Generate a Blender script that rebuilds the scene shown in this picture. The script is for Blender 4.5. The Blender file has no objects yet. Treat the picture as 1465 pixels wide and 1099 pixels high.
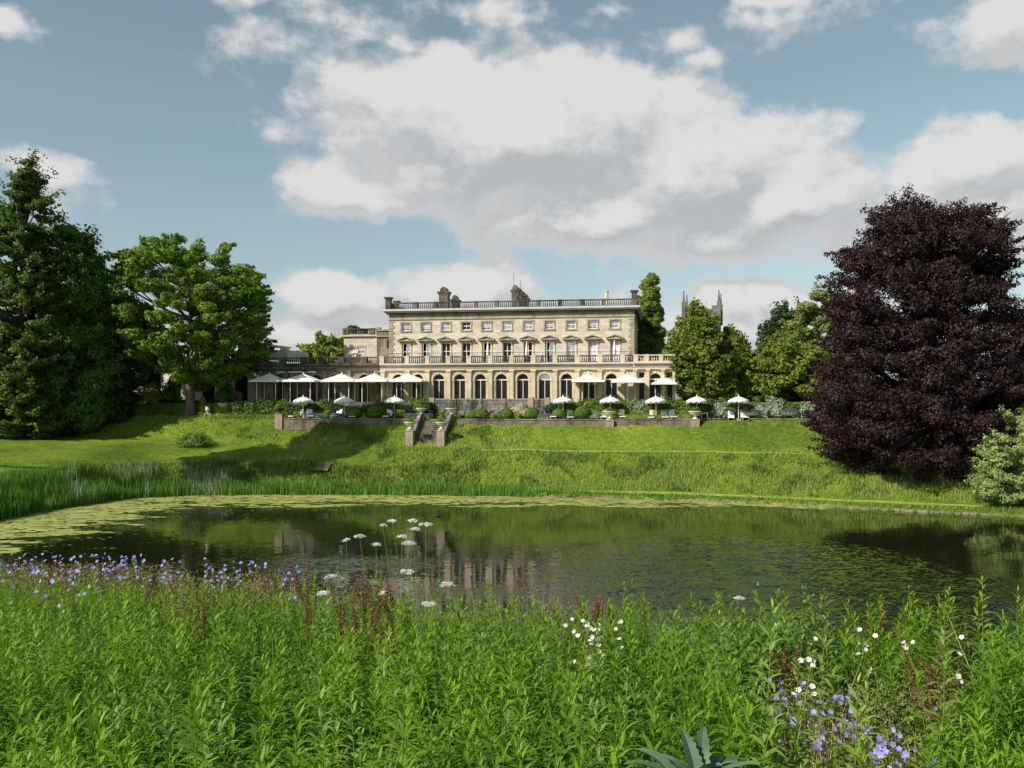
import bpy, math, random
import numpy as np
from mathutils import Vector, Matrix
R = math.radians
PI = math.pi
scene = bpy.context.scene
COL = scene.collection
random.seed(7)
rng = np.random.default_rng(11)

# ------------------------------------------------------------------ camera
F = 1300.0            # focal length in photograph pixels (1465 wide)
CX, HY = 732.5, 572.0  # principal column, horizon row
CAMZ = 9.0            # eye above the water
cd = bpy.data.cameras.new("camera")
cam = bpy.data.objects.new("camera", cd)
COL.objects.link(cam)
cam.location = (0, 0, CAMZ)
cam.rotation_euler = (R(90), 0, 0)
cd.sensor_width = 36
cd.lens = 36 * F / 1465
cd.shift_y = (HY - 549.5) / 1465
cd.clip_start = 0.2
cd.clip_end = 6000
scene.camera = cam

# ------------------------------------------------------------------ light
SUN_EL = R(37)
SUN_AZ = R(54)        # left of straight-behind-the-camera
sdir = Vector((-math.sin(SUN_AZ) * math.cos(SUN_EL), -math.cos(SUN_AZ) * math.cos(SUN_EL), math.sin(SUN_EL)))
sl = bpy.data.lights.new("sun", 'SUN')
sl.energy = 4.8
sl.angle = R(0.5)
sl.color = (1.0, 0.93, 0.82)
so = bpy.data.objects.new("sun", sl)
COL.objects.link(so)
so.rotation_euler = sdir.to_track_quat('Z', 'Y').to_euler()
so.location = (-60, -40, 80)
scene.view_settings.view_transform = 'Standard'
scene.view_settings.look = 'None'
scene.view_settings.gamma = 1
scene.view_settings.exposure = 0.30
scene.render.film_transparent = False

# ------------------------------------------------------------------ world: Nishita sky with broken cumulus
world = bpy.data.worlds.new("World")
scene.world = world
world.use_nodes = True
nt = world.node_tree
nt.nodes.clear()
N, L = nt.nodes, nt.links

def mth(tree, op, a, b=None, c=None, clamp=False):
    n = tree.nodes.new('ShaderNodeMath')
    n.operation = op
    n.use_clamp = clamp
    for i, v in enumerate((a, b, c)):
        if v is None:
            continue
        if isinstance(v, (int, float)):
            n.inputs[i].default_value = v
        else:
            tree.links.new(v, n.inputs[i])
    return n.outputs[0]

def vmth(tree, op, a, b=None, c=None):
    n = tree.nodes.new('ShaderNodeVectorMath')
    n.operation = op
    for i, v in enumerate((a, b, c)):
        if v is None:
            continue
        if isinstance(v, (tuple, list)):
            n.inputs[i].default_value = v
        else:
            tree.links.new(v, n.inputs[i])
    return n.outputs['Value'] if op in ('LENGTH', 'DOT_PRODUCT') else n.outputs[0]

# cloud density group: input a point on the sky (azimuth, elevation)
CLOUDS = [  # x, y, rx, ry, weight in photograph pixels
    (740, 190, 345, 128, 1.9), (560, 150, 150, 60, 1.0), (510, 268, 125, 48, 1.1), (860, 300, 250, 80, 1.5), (980, 250, 190, 110, 1.5), (1120, 285, 155, 100, 1.5), (1040, 350, 240, 55, 1.1),
    (1240, 300, 120, 60, .75), (1400, 235, 150, 65, 1.25), (1420, 310, 150, 90, 1.1), (1440, 35, 95, 50, .8),
    (375, 72, 90, 34, .42), (520, 48, 110, 42, .45), (690, 12, 70, 30, .5), (350, -4, 90, 18, .5),
    (470, 432, 120, 46, 1.15), (450, 475, 150, 45, 1.0), (665, 414, 120, 50, 1.2), (740, 450, 160, 44, .9),
    (1040, 435, 80, 34, .85), (1110, 432, 60, 34, .85), (1060, 480, 130, 45, .8), (60, 268, 80, 50, .9),
    (960, 55, 65, 26, .38), (1110, 30, 90, 30, .36), (1100, 2, 100, 16, .6), (880, 20, 60, 16, .5), (20, 20, 50, 16, .5),
    (600, 75, 60, 20, .5), (1010, 90, 60, 22, .5), (250, 520, 200, 60, .7), (1300, 470, 200, 60, .6)]
g = bpy.data.node_groups.new("cloud_density", 'ShaderNodeTree')
g.interface.new_socket("P", in_out='INPUT', socket_type='NodeSocketVector')
g.interface.new_socket("D", in_out='OUTPUT', socket_type='NodeSocketFloat')
gi = g.nodes.new('NodeGroupInput')
go = g.nodes.new('NodeGroupOutput')
P0 = gi.outputs[0]
wn = g.nodes.new('ShaderNodeTexNoise')
wn.noise_dimensions = '2D'
wn.inputs['Scale'].default_value = 9
wn.inputs['Detail'].default_value = 4
g.links.new(P0, wn.inputs['Vector'])
wv = vmth(g, 'SUBTRACT', wn.outputs['Color'], (.5, .5, .5))
PW = vmth(g, 'MULTIPLY_ADD', wv, (.09, .06, 0), P0)
acc = None
for (x, y, rx, ry, w) in CLOUDS:
    a = math.atan((x - CX) / F)
    e = math.atan((HY - y) / F * math.cos(a))
    v = vmth(g, 'MULTIPLY_ADD', PW, (F / rx, F / ry, 0), (-a * F / rx, -e * F / ry, 0))
    ln = vmth(g, 'LENGTH', v)
    f = mth(g, 'MULTIPLY_ADD', ln, -w, w * 1.0)
    if acc is None:
        acc = f
    else:
        sm = g.nodes.new('ShaderNodeMath'); sm.operation = 'SMOOTH_MAX'
        sm.inputs[2].default_value = .26
        g.links.new(acc, sm.inputs[0]); g.links.new(f, sm.inputs[1])
        acc = sm.outputs[0]
acc = mth(g, 'MAXIMUM', acc, -0.75)
n1 = g.nodes.new('ShaderNodeTexNoise'); n1.noise_dimensions = '2D'
n1.inputs['Scale'].default_value = 11
n1.inputs['Detail'].default_value = 9
n1.inputs['Roughness'].default_value = .60
g.links.new(vmth(g, 'MULTIPLY', P0, (1, 1.5, 1)), n1.inputs['Vector'])
fb = mth(g, 'MULTIPLY_ADD', n1.outputs['Fac'], 1.5, -.72)
g.links.new(mth(g, 'ADD', acc, fb), go.inputs[0])

tc = N.new('ShaderNodeTexCoord')
sep = N.new('ShaderNodeSeparateXYZ')
L.new(tc.outputs['Generated'], sep.inputs[0])
az = mth(nt, 'ARCTAN2', sep.outputs[0], sep.outputs[1])
el = mth(nt, 'ARCSINE', sep.outputs[2])
comb = N.new('ShaderNodeCombineXYZ')
L.new(az, comb.inputs[0]); L.new(el, comb.inputs[1])
def dens(vec):
    n = N.new('ShaderNodeGroup'); n.node_tree = g
    L.new(vec, n.inputs[0])
    return n.outputs[0]
D0 = dens(comb.outputs[0])
D1 = dens(vmth(nt, 'ADD', comb.outputs[0], (-.012, .030, 0)))
mr = N.new('ShaderNodeMapRange'); mr.interpolation_type = 'SMOOTHSTEP'
mr.inputs['From Min'].default_value = -0.03
mr.inputs['From Max'].default_value = 0.46
mr.inputs['To Max'].default_value = .97
L.new(D0, mr.inputs['Value'])
sh = N.new('ShaderNodeMapRange'); sh.interpolation_type = 'SMOOTHSTEP'
sh.inputs['From Min'].default_value = -0.34
sh.inputs['From Max'].default_value = 0.40
L.new(mth(nt, 'SUBTRACT', D0, D1), sh.inputs['Value'])
cc = N.new('ShaderNodeMix'); cc.data_type = 'RGBA'
cc.inputs['A'].default_value = (4.55, 4.7, 4.9, 1)     # shaded cloud base
cc.inputs['B'].default_value = (7.1, 7.0, 6.9, 1)     # sunlit cloud
thin = N.new('ShaderNodeMapRange'); thin.inputs['From Min'].default_value = .1; thin.inputs['From Max'].default_value = .9
thin.inputs['To Min'].default_value = .65; thin.inputs['To Max'].default_value = 0.0
L.new(D0, thin.inputs['Value'])
L.new(mth(nt, 'MAXIMUM', sh.outputs[0], thin.outputs[0]), cc.inputs['Factor'])
sky = N.new('ShaderNodeTexSky')
sky.sky_type = 'NISHITA'
sky.sun_disc = False
sky.sun_elevation = SUN_EL
sky.sun_rotation = math.atan2(sdir.x, sdir.y)
sky.altitude = 150
sky.air_density = 1.0
sky.dust_density = 1.2
sky.ozone_density = 1.6
hs = N.new('ShaderNodeHueSaturation')
hs.inputs['Hue'].default_value = .463
hs.inputs['Saturation'].default_value = .72
hs.inputs['Value'].default_value = 1.08
L.new(sky.outputs[0], hs.inputs['Color'])
sm = N.new('ShaderNodeMix'); sm.data_type = 'RGBA'
L.new(mr.outputs[0], sm.inputs['Factor'])
L.new(hs.outputs[0], sm.inputs['A'])
L.new(cc.outputs['Result'], sm.inputs['B'])
bg = N.new('ShaderNodeBackground')
bg.inputs['Strength'].default_value = 0.085
L.new(sm.outputs['Result'], bg.inputs['Color'])
wo = N.new('ShaderNodeOutputWorld')
L.new(bg.outputs[0], wo.inputs['Surface'])
world.cycles.sampling_method = 'MANUAL'
world.cycles.sample_map_resolution = 512

# ------------------------------------------------------------------ coordinates
TH = math.atan2(-4.8, 28.93)                 # the house stands 9.4 degrees off square
OX, OY = -14.63, 108.4                       # left front corner of the upper block
UX = (math.cos(TH), math.sin(TH)); VY = (-math.sin(TH), math.cos(TH))
BASE = 8.6                                   # level of the upper terrace
GARD = 6.9                                   # level of the lower garden
def W(u, v, z=0.0):
    return Vector((OX + u * UX[0] + v * VY[0], OY + u * UX[1] + v * VY[1], z))
def fp(x, y, v):
    """where the line of sight through photo point (x,y) meets the upright plane v: gives (u, z)"""
    d = ((x - CX) / F, 1.0, (HY - y) / F)
    t = (v + OX * VY[0] + OY * VY[1]) / (d[0] * VY[0] + d[1] * VY[1])
    X, Y = d[0] * t, d[1] * t
    return ((X - OX) * UX[0] + (Y - OY) * UX[1], CAMZ + d[2] * t)
def fu(x, v): return fp(x, HY, v)[0]
def at(x, y, Z): return Vector(((x - CX) / F * Z, Z, CAMZ + (HY - y) / F * Z))
def ss(a, b, x):
    t = np.clip((x - a) / (b - a), 0, 1)
    return t * t * (3 - 2 * t)

# ------------------------------------------------------------------ materials
def newmat(name):
    m = bpy.data.materials.new(name); m.use_nodes = True
    t = m.node_tree
    b = t.nodes['Principled BSDF']
    return m, t, b
def ramp(t, fac, stops):
    r = t.nodes.new('ShaderNodeValToRGB')
    while len(r.color_ramp.elements) < len(stops):
        r.color_ramp.elements.new(.5)
    for e, (p, c) in zip(r.color_ramp.elements, stops):
        e.position = p; e.color = (*c, 1)
    t.links.new(fac, r.inputs[0])
    return r.outputs[0]
def noise(t, scale, detail=5, rough=.55, vec=None, stretch=None, coord='Object'):
    n = t.nodes.new('ShaderNodeTexNoise')
    n.inputs['Scale'].default_value = scale
    n.inputs['Detail'].default_value = detail
    n.inputs['Roughness'].default_value = rough
    if vec is None:
        c = t.nodes.new('ShaderNodeTexCoord'); vec = c.outputs[coord]
    if stretch:
        vec = vmth(t, 'MULTIPLY', vec, stretch)
    t.links.new(vec, n.inputs['Vector'])
    return n.outputs['Fac']
def mix(t, fac, a, b, blend='MIX'):
    n = t.nodes.new('ShaderNodeMix'); n.data_type = 'RGBA'; n.blend_type = blend
    for k, v in (('Factor', fac), ('A', a), ('B', b)):
        if isinstance(v, tuple):
            n.inputs[k].default_value = (*v, 1)
        elif isinstance(v, (int, float)):
            n.inputs[k].default_value = v
        else:
            t.links.new(v, n.inputs[k])
    return n.outputs['Result']
def bump(t, b, h, strength=.4, dist=.05):
    n = t.nodes.new('ShaderNodeBump')
    n.inputs['Strength'].default_value = strength
    n.inputs['Distance'].default_value = dist
    t.links.new(h, n.inputs['Height'])
    t.links.new(n.outputs[0], b.inputs['Normal'])
def stone(name, c1, c2, stain=(.05, .045, .04), stain_lo=.55, stain_hi=.75, brick=None, nscale=.9, rough=.85):
    m, t, b = newmat(name)
    c = t.nodes.new('ShaderNodeTexCoord').outputs['Object']
    base = ramp(t, noise(t, nscale, 6, .6, vec=c), [(.3, c1), (.7, c2)])
    if brick:
        # ashlar coursing: brick pattern laid over u and z
        s = t.nodes.new('ShaderNodeSeparateXYZ'); t.links.new(c, s.inputs[0])
        cb = t.nodes.new('ShaderNodeCombineXYZ')
        t.links.new(mth(t, 'ADD', s.outputs[0], s.outputs[1]), cb.inputs[0]); t.links.new(s.outputs[2], cb.inputs[1])
        br = t.nodes.new('ShaderNodeTexBrick')
        br.inputs['Scale'].default_value = 1.0
        br.inputs['Brick Width'].default_value = brick[0]
        br.inputs['Row Height'].default_value = brick[1]
        br.inputs['Mortar Size'].default_value = brick[2]
        br.inputs['Color1'].default_value = (1.0, 1.0, 1.0, 1)
        br.inputs['Color2'].default_value = (.70, .67, .62, 1)
        br.inputs['Mortar'].default_value = (.55, .52, .48, 1)
        t.links.new(cb.outputs[0], br.inputs['Vector'])
        base = mix(t, .75, base, br.outputs['Color'], 'MULTIPLY')
    st = noise(t, .7, 8, .65, vec=c, stretch=(1, 1, .45))
    st2 = noise(t, 5.5, 5, .6, vec=c, stretch=(1, 1, .3))
    sf = mth(t, 'MULTIPLY_ADD', st2, .35, mth(t, 'MULTIPLY', st, .65))
    k = t.nodes.new('ShaderNodeMapRange')
    k.inputs['From Min'].default_value = stain_lo; k.inputs['From Max'].default_value = stain_hi
    t.links.new(sf, k.inputs['Value'])
    base = mix(t, k.outputs[0], base, stain)
    t.links.new(base, b.inputs['Base Color'])
    b.inputs['Roughness'].default_value = rough
    bump(t, b, noise(t, 14, 5, .6, vec=c), .35, .03)
    return m
def plain(name, c, rough=.6, metal=0.0, var=.15, nscale=3.0, spec=.5):
    m, t, b = newmat(name)
    lo = tuple(x * (1 - var) for x in c); hi = tuple(min(1, x * (1 + var)) for x in c)
    t.links.new(ramp(t, noise(t, nscale, 4), [(.35, lo), (.65, hi)]), b.inputs['Base Color'])
    b.inputs['Roughness'].default_value = rough
    b.inputs['Metallic'].default_value = metal
    b.inputs['Specular IOR Level'].default_value = spec
    return m
def leafmat(name, dark, light, trans=.35, nscale=.35, gloss=.025, tint=(1.2, 1.25, .4)):
    """leaves: per-leaf variation plus a slow drift through the crown"""
    m = bpy.data.materials.new(name); m.use_nodes = True
    t = m.node_tree; t.nodes.clear()
    a = t.nodes.new('ShaderNodeAttribute'); a.attribute_name = 'rnd'
    nz = noise(t, nscale, 3, .5)
    f = mth(t, 'MULTIPLY_ADD', nz, 1.1, mth(t, 'MULTIPLY_ADD', a.outputs['Fac'], .55, -.32), clamp=True)
    col = ramp(t, f, [(.08, dark), (.9, light)])
    d = t.nodes.new('ShaderNodeBsdfDiffuse'); t.links.new(col, d.inputs[0])
    tr = t.nodes.new('ShaderNodeBsdfTranslucent')
    t.links.new(mix(t, 1.0, col, tint, 'MULTIPLY'), tr.inputs[0])
    mx = t.nodes.new('ShaderNodeMixShader'); mx.inputs[0].default_value = trans
    t.links.new(d.outputs[0], mx.inputs[1]); t.links.new(tr.outputs[0], mx.inputs[2])
    gl = t.nodes.new('ShaderNodeBsdfGlossy'); gl.inputs['Roughness'].default_value = .6
    gl.inputs[0].default_value = (.8, .85, .9, 1)
    m2 = t.nodes.new('ShaderNodeMixShader'); m2.inputs[0].default_value = gloss
    t.links.new(mx.outputs[0], m2.inputs[1]); t.links.new(gl.outputs[0], m2.inputs[2])
    o = t.nodes.new('ShaderNodeOutputMaterial'); t.links.new(m2.outputs[0], o.inputs[0])
    return m

M = {}
M['ashlar'] = stone('cream_ashlar', (.54, .485, .39), (.65, .595, .485), (.28, .24, .18), .57, .80, brick=(.9, .33, .012))
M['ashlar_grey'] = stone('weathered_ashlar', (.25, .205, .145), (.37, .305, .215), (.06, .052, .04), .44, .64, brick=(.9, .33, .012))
M['arcade'] = stone('arcade_stone', (.47, .40, .29), (.60, .52, .385), (.16, .13, .09), .56, .78)
M['trim'] = stone('dressed_trim', (.48, .40, .285), (.60, .51, .37), (.17, .145, .105), .54, .74)
M['quoin'] = stone('quoin_stone', (.30, .255, .185), (.44, .375, .27), (.09, .078, .058), .48, .68)
M['weather_shade'] = stone('lichened_shade_stone', (.085, .074, .058), (.175, .148, .112), (.018, .017, .015), .43, .60)  # dark lichened stone; on the main dentils its tone stands for soffit shade
M['cornice'] = stone('lead_topped_cornice', (.46, .44, .41), (.57, .55, .52), (.20, .19, .17), .58, .78)
M['rubble'] = stone('dry_garden_stone', (.13, .105, .075), (.27, .225, .165), (.04, .037, .03), .47, .64, brick=(.34, .11, .018))
M['pier'] = stone('pale_pier_stone', (.24, .20, .145), (.38, .32, .23), (.08, .07, .055), .50, .70)
M['rock'] = stone('grey_rock', (.12, .11, .095), (.30, .275, .24), (.03, .03, .025), .46, .6)
M['white_stone'] = stone('pale_render', (.60, .57, .50), (.70, .67, .60), (.38, .35, .30), .62, .84)
M['church'] = stone('church_stone', (.12, .108, .09), (.20, .18, .15), (.05, .045, .04), .48, .68)
M['slate'] = plain('slate_roof', (.16, .16, .165), .7)
M['white'] = plain('white_paint', (.72, .72, .70), .5, var=.04)
M['iron'] = plain('black_iron', (.02, .022, .025), .5)
M['canvas'] = plain('white_canvas', (.80, .78, .74), .9, var=.05, nscale=1.2)
M['teak'] = plain('weathered_teak', (.36, .24, .15), .7)
M['terracotta'] = plain('terracotta', (.42, .13, .05), .8)
M['bark'] = stone('bark', (.09, .07, .05), (.17, .135, .10), (.03, .025, .02), .5, .7, nscale=3)
M['darkbark'] = stone('dark_bark', (.045, .038, .03), (.08, .065, .05), (.02, .018, .015), .5, .7, nscale=3)
def glassmat(name, c, metal):
    m, t, b = newmat(name)
    t.links.new(ramp(t, noise(t, .8, 2), [(.35, tuple(x * .5 for x in c)), (.65, c)]), b.inputs['Base Color'])
    b.inputs['Roughness'].default_value = .06
    b.inputs['Metallic'].default_value = metal
    bump(t, b, noise(t, 1.2, 2), .25, .02)
    b.inputs['Specular IOR Level'].default_value = .16
    return m
M['glass_dark'] = glassmat('dark_glass', (.018, .020, .020), .0)
M['glass_sky'] = glassmat('sky_reflecting_glass', (.50, .55, .60), .85)
M['curtain'] = plain('net_curtain', (.55, .56, .56), .7, var=.2, nscale=5)
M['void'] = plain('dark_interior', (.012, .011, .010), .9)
M['water'] = None
# foliage
M['lf_park'] = leafmat('maple_leaf', (.06, .13, .010), (.235, .345, .030), .40)
M['lf_conif'] = leafmat('swamp_conifer_leaf', (.034, .075, .008), (.135, .205, .022))
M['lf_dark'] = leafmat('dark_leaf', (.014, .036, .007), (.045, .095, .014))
M['lf_wood'] = leafmat('wood_leaf', (.042, .10, .009), (.165, .27, .026))
M['lf_beech'] = leafmat('copper_beech_leaf', (.014, .0075, .008), (.047, .021, .021), .14, gloss=.022, tint=(1.3, .8, .8))
M['lf_yew'] = leafmat('yew_leaf', (.055, .11, .010), (.24, .28, .028), .3)
M['lf_column'] = leafmat('column_leaf', (.06, .12, .012), (.20, .27, .03), .28)
M['lf_lime'] = leafmat('lime_green_leaf', (.12, .175, .018), (.27, .33, .035), .35)
M['lf_pale'] = leafmat('pale_olive_leaf', (.10, .14, .03), (.23, .28, .07), .3)
M['lf_gold'] = leafmat('golden_leaf', (.19, .22, .012), (.36, .36, .02), .35)
M['lf_box'] = leafmat('clipped_box_leaf', (.05, .115, .010), (.16, .27, .022), .18, nscale=1.6)
M['lf_hedge'] = leafmat('clipped_hedge_leaf', (.13, .18, .022), (.27, .34, .045), .2, nscale=1.2)
M['lf_shrub'] = leafmat('border_leaf', (.045, .105, .014), (.17, .27, .035), .3, nscale=.9)
M['lf_silver'] = leafmat('silver_leaf', (.17, .24, .15), (.36, .44, .30), .25, nscale=1)
M['lf_willow'] = leafmat('willow_leaf', (.18, .25, .07), (.38, .46, .16), .35)
M['lf_purple'] = leafmat('purple_leaf', (.035, .02, .05), (.08, .05, .11), .2)
M['lavender'] = leafmat('lavender_flower', (.12, .10, .24), (.24, .21, .42), .2, nscale=3)
M['orange'] = leafmat('orange_bloom', (.40, .13, .03), (.55, .26, .06), .2, nscale=3)
M['yellow'] = leafmat('yellow_bloom', (.42, .36, .02), (.60, .52, .04), .2, nscale=3)
M['grass_bank'] = leafmat('meadow_grass_blade', (.10, .175, .018), (.34, .42, .070), .3, nscale=.45)
M['grass_shade'] = leafmat('rank_grass_blade', (.035, .08, .008), (.10, .165, .022), .3, nscale=.4)
M['grass_dry'] = leafmat('seeding_grass', (.27, .27, .11), (.50, .47, .25), .3, nscale=.3)
M['reed'] = leafmat('reed_blade', (.06, .15, .014), (.21, .36, .05), .35, nscale=.3)
M['herb'] = leafmat('willowherb_leaf', (.046, .122, .004), (.205, .350, .020), .32, nscale=.8, gloss=.02)
M['herb_pale'] = leafmat('willowherb_pale_leaf', (.16, .25, .05), (.32, .43, .10), .4, nscale=.8)
M['herb_stem'] = plain('green_stem', (.16, .24, .06), .6)
M['geranium'] = leafmat('blue_geranium_petal', (.20, .19, .52), (.42, .40, .78), .25, nscale=4, tint=(1, 1, 1))
M['white_fl'] = leafmat('white_petal', (.62, .64, .58), (.82, .83, .78), .2, nscale=4, tint=(1, 1, 1))
M['brown_seed'] = leafmat('dry_seedhead', (.14, .085, .05), (.30, .21, .13), .2, nscale=4)
M['tan_seed'] = leafmat('tan_seedhead', (.24, .20, .08), (.46, .38, .20), .25, nscale=4)
M['rust'] = leafmat('rust_seedhead', (.10, .050, .022), (.22, .115, .052), .2, nscale=3)
M['algae'] = leafmat('algae_scum', (.20, .23, .05), (.38, .40, .13), .0, nscale=.5, gloss=.02)
M['duckweed'] = leafmat('floating_leaf', (.11, .13, .05), (.26, .28, .14), .0, nscale=.5, gloss=.03)

# ------------------------------------------------------------------ object helpers
def tag(o, label=None, cat=None, group=None, kind=None):
    if label: o['label'] = label
    if cat: o['category'] = cat
    if group: o['group'] = group
    if kind: o['kind'] = kind
    return o
def empty(name, loc, label=None, cat=None, group=None, rz=0):
    o = bpy.data.objects.new(name, None)
    o.empty_display_size = .3
    COL.objects.link(o)
    o.location = loc; o.rotation_euler = (0, 0, rz)
    return tag(o, label, cat, group)
def link(name, me, mat, parent=None, loc=None):
    if mat is not None and not me.materials:
        me.materials.append(mat)
    o = bpy.data.objects.new(name, me)
    COL.objects.link(o)
    if parent is not None: o.parent = parent
    if loc is not None: o.location = loc
    return o
def copy_tree(o, parent=None):
    c = o.copy(); COL.objects.link(c); c.parent = parent
    for ch in [x for x in bpy.data.objects if x.parent == o]:
        copy_tree(ch, c)
    return c

class MB:
    def __init__(s): s.v = []; s.f = []; s.smooth = False
    def box(s, x0, x1, y0, y1, z0, z1):
        n = len(s.v)
        s.v += [(x0, y0, z0), (x1, y0, z0), (x1, y1, z0), (x0, y1, z0), (x0, y0, z1), (x1, y0, z1), (x1, y1, z1), (x0, y1, z1)]
        s.f += [(n, n + 3, n + 2, n + 1), (n + 4, n + 5, n + 6, n + 7), (n, n + 1, n + 5, n + 4), (n + 1, n + 2, n + 6, n + 5), (n + 2, n + 3, n + 7, n + 6), (n + 3, n, n + 4, n + 7)]
        return s
    def prism(s, poly, y0, y1):
        """polygon in (x,z) pulled from y0 to y1"""
        n = len(s.v); k = len(poly)
        s.v += [(x, y0, z) for x, z in poly] + [(x, y1, z) for x, z in poly]
        s.f += [tuple(range(n, n + k)), tuple(range(n + 2 * k - 1, n + k - 1, -1))]
        for i in range(k):
            j = (i + 1) % k
            s.f.append((n + i, n + k + i, n + k + j, n + j))
        return s
    def tube(s, pts, rad, n=8, cap=True):
        pts = [Vector(p) for p in pts]
        if not isinstance(rad, (list, tuple)): rad = [rad] * len(pts)
        b = len(s.v)
        for i, p in enumerate(pts):
            d = (pts[min(i + 1, len(pts) - 1)] - pts[max(i - 1, 0)]).normalized()
            a = d.cross(Vector((0, 1, 0)) if abs(d.y) < .9 else Vector((1, 0, 0))).normalized()
            c = d.cross(a)
            for k in range(n):
                t = 2 * PI * k / n
                s.v.append(tuple(p + (a * math.cos(t) + c * math.sin(t)) * rad[i]))
        for i in range(len(pts) - 1):
            for k in range(n):
                k2 = (k + 1) % n
                s.f.append((b + i * n + k, b + i * n + k2, b + (i + 1) * n + k2, b + (i + 1) * n + k))
        if cap:
            s.f.append(tuple(b + k for k in range(n - 1, -1, -1)))
            s.f.append(tuple(b + (len(pts) - 1) * n + k for k in range(n)))
        return s
    def lathe(s, prof, c=(0, 0, 0), n=16):
        b = len(s.v)
        for r, z in prof:
            for k in range(n):
                t = 2 * PI * k / n
                s.v.append((c[0] + r * math.cos(t), c[1] + r * math.sin(t), c[2] + z))
        for i in range(len(prof) - 1):
            for k in range(n):
                k2 = (k + 1) % n
                s.f.append((b + i * n + k, b + i * n + k2, b + (i + 1) * n + k2, b + (i + 1) * n + k))
        s.f.append(tuple(b + k for k in range(n - 1, -1, -1)))
        s.f.append(tuple(b + (len(prof) - 1) * n + k for k in range(n)))
        return s
    def build(s, name, mat, parent=None, loc=None, smooth=False):
        me = bpy.data.meshes.new(name)
        me.from_pydata(s.v, [], s.f)
        me.update()
        if smooth:
            me.polygons.foreach_set('use_smooth', [True] * len(me.polygons))
        return link(name, me, mat, parent, loc)

def np_mesh(name, verts, loops, totals, rnd=None, smooth=False):
    me = bpy.data.meshes.new(name)
    verts = np.ascontiguousarray(verts, dtype=np.float32).reshape(-1, 3)
    loops = np.ascontiguousarray(loops, dtype=np.int32).ravel()
    totals = np.ascontiguousarray(totals, dtype=np.int32)
    me.vertices.add(len(verts)); me.vertices.foreach_set('co', verts.ravel())
    me.loops.add(len(loops)); me.loops.foreach_set('vertex_index', loops)
    me.polygons.add(len(totals))
    st = np.concatenate([[0], np.cumsum(totals)[:-1]]).astype(np.int32)
    me.polygons.foreach_set('loop_start', st)
    me.polygons.foreach_set('loop_total', totals)
    if smooth: me.polygons.foreach_set('use_smooth', np.ones(len(totals), dtype=bool))
    if rnd is not None:
        a = me.attributes.new('rnd', 'FLOAT', 'FACE')
        a.data.foreach_set('value', np.ascontiguousarray(rnd, dtype=np.float32))
    me.update(calc_edges=True)
    return me
def unit(a): return a / np.maximum(np.linalg.norm(a, axis=-1, keepdims=True), 1e-9)
def quads_mesh(name, C, Nn, size, aspect=.6, rnd=None, g=None):
    """one leaf-shaped quad per centre C with normal Nn"""
    g = g or rng
    n = len(C)
    T = unit(np.cross(Nn, g.normal(size=(n, 3))))
    B = np.cross(Nn, T)
    s = size * g.uniform(.6, 1.3, n)[:, None] if np.isscalar(size) else size[:, None]
    V = np.stack([C - T * s, C - B * s * aspect + T * s * .1, C + T * s, C + B * s * aspect + T * s * .1], 1)
    if rnd is None: rnd = g.random(n)
    return np_mesh(name, V, np.arange(4 * n), np.full(n, 4), rnd)
def tris_blades(name, P, h, w, lean, g=None, bias=(0, 0), rnd=None):
    """grass blades: two stacked faces, bending"""
    g = g or rng
    n = len(P)
    a = g.uniform(0, 2 * PI, n)
    side = np.stack([np.cos(a), np.sin(a), np.zeros(n)], 1) * (w * g.uniform(.6, 1.4, n))[:, None] * .5
    b = g.uniform(0, 2 * PI, n)
    ln = np.stack([np.cos(b) + bias[0], np.sin(b) + bias[1], np.zeros(n)], 1) * (lean * g.uniform(.2, 1, n))[:, None]
    hh = (h if not np.isscalar(h) else np.full(n, h)) * g.uniform(.6, 1.2, n)
    up = np.zeros((n, 3)); up[:, 2] = hh
    m = P + up * .55 + ln * hh[:, None] * .35
    t = P + up + ln * hh[:, None]
    V = np.stack([P - side, P + side, m + side * .8, m - side * .8, t], 1)
    i = np.arange(n)[:, None] * 5
    loops = np.concatenate([i + [0, 1, 2, 3], i + [3, 2, 4]], 1).ravel()
    tot = np.tile([4, 3], n)
    r = g.random(n) if rnd is None else rnd
    return np_mesh(name, V, loops, tot, np.repeat(r, 2))

# ------------------------------------------------------------------ terrain
SHORE = np.array([(-95, 30), (-52, 44), (-42, 54), (-38.5, 65.7), (-37.6, 75), (-35.2, 82.6), (-30, 85.4), (-22, 86.2), (-10, 85.8), (0, 84.8), (9, 82.8),
                  (16.6, 80.7), (27.2, 75.5), (39.2, 69.6), (52, 60), (75, 48), (95, 40), (95, -60), (-95, -60)], float)
def shore_dist(X, Y):
    """distance to the pond outline, negative over the pond"""
    d = np.full(X.shape, 1e9); inside = np.zeros(X.shape, bool)
    n = len(SHORE)
    for i in range(n):
        a, b = SHORE[i], SHORE[(i + 1) % n]
        e = b - a
        t = np.clip(((X - a[0]) * e[0] + (Y - a[1]) * e[1]) / (e @ e), 0, 1)
        d = np.minimum(d, np.hypot(X - a[0] - t * e[0], Y - a[1] - t * e[1]))
        c = (a[1] > Y) != (b[1] > Y)
        with np.errstate(divide='ignore', invalid='ignore'):
            xi = a[0] + (Y - a[1]) / (b[1] - a[1] + 1e-12) * (b[0] - a[0])
        inside ^= c & (X < xi)
    return np.where(inside, -d, d)
def uv(X, Y):
    return (X - OX) * UX[0] + (Y - OY) * UX[1], (X - OX) * VY[0] + (Y - OY) * VY[1]
def snoise(X, Y, s, k=0):
    return (np.sin(X * s + 1.3 * k + 1.7 * np.sin(Y * s * .7 + k)) + np.sin(Y * s * 1.3 + 2.1 * k + 1.4 * np.sin(X * s * .9 - k))) * .5
VW = -10.5            # front face of the lower garden wall
VR = -7.6             # foot of the upper terrace
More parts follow.
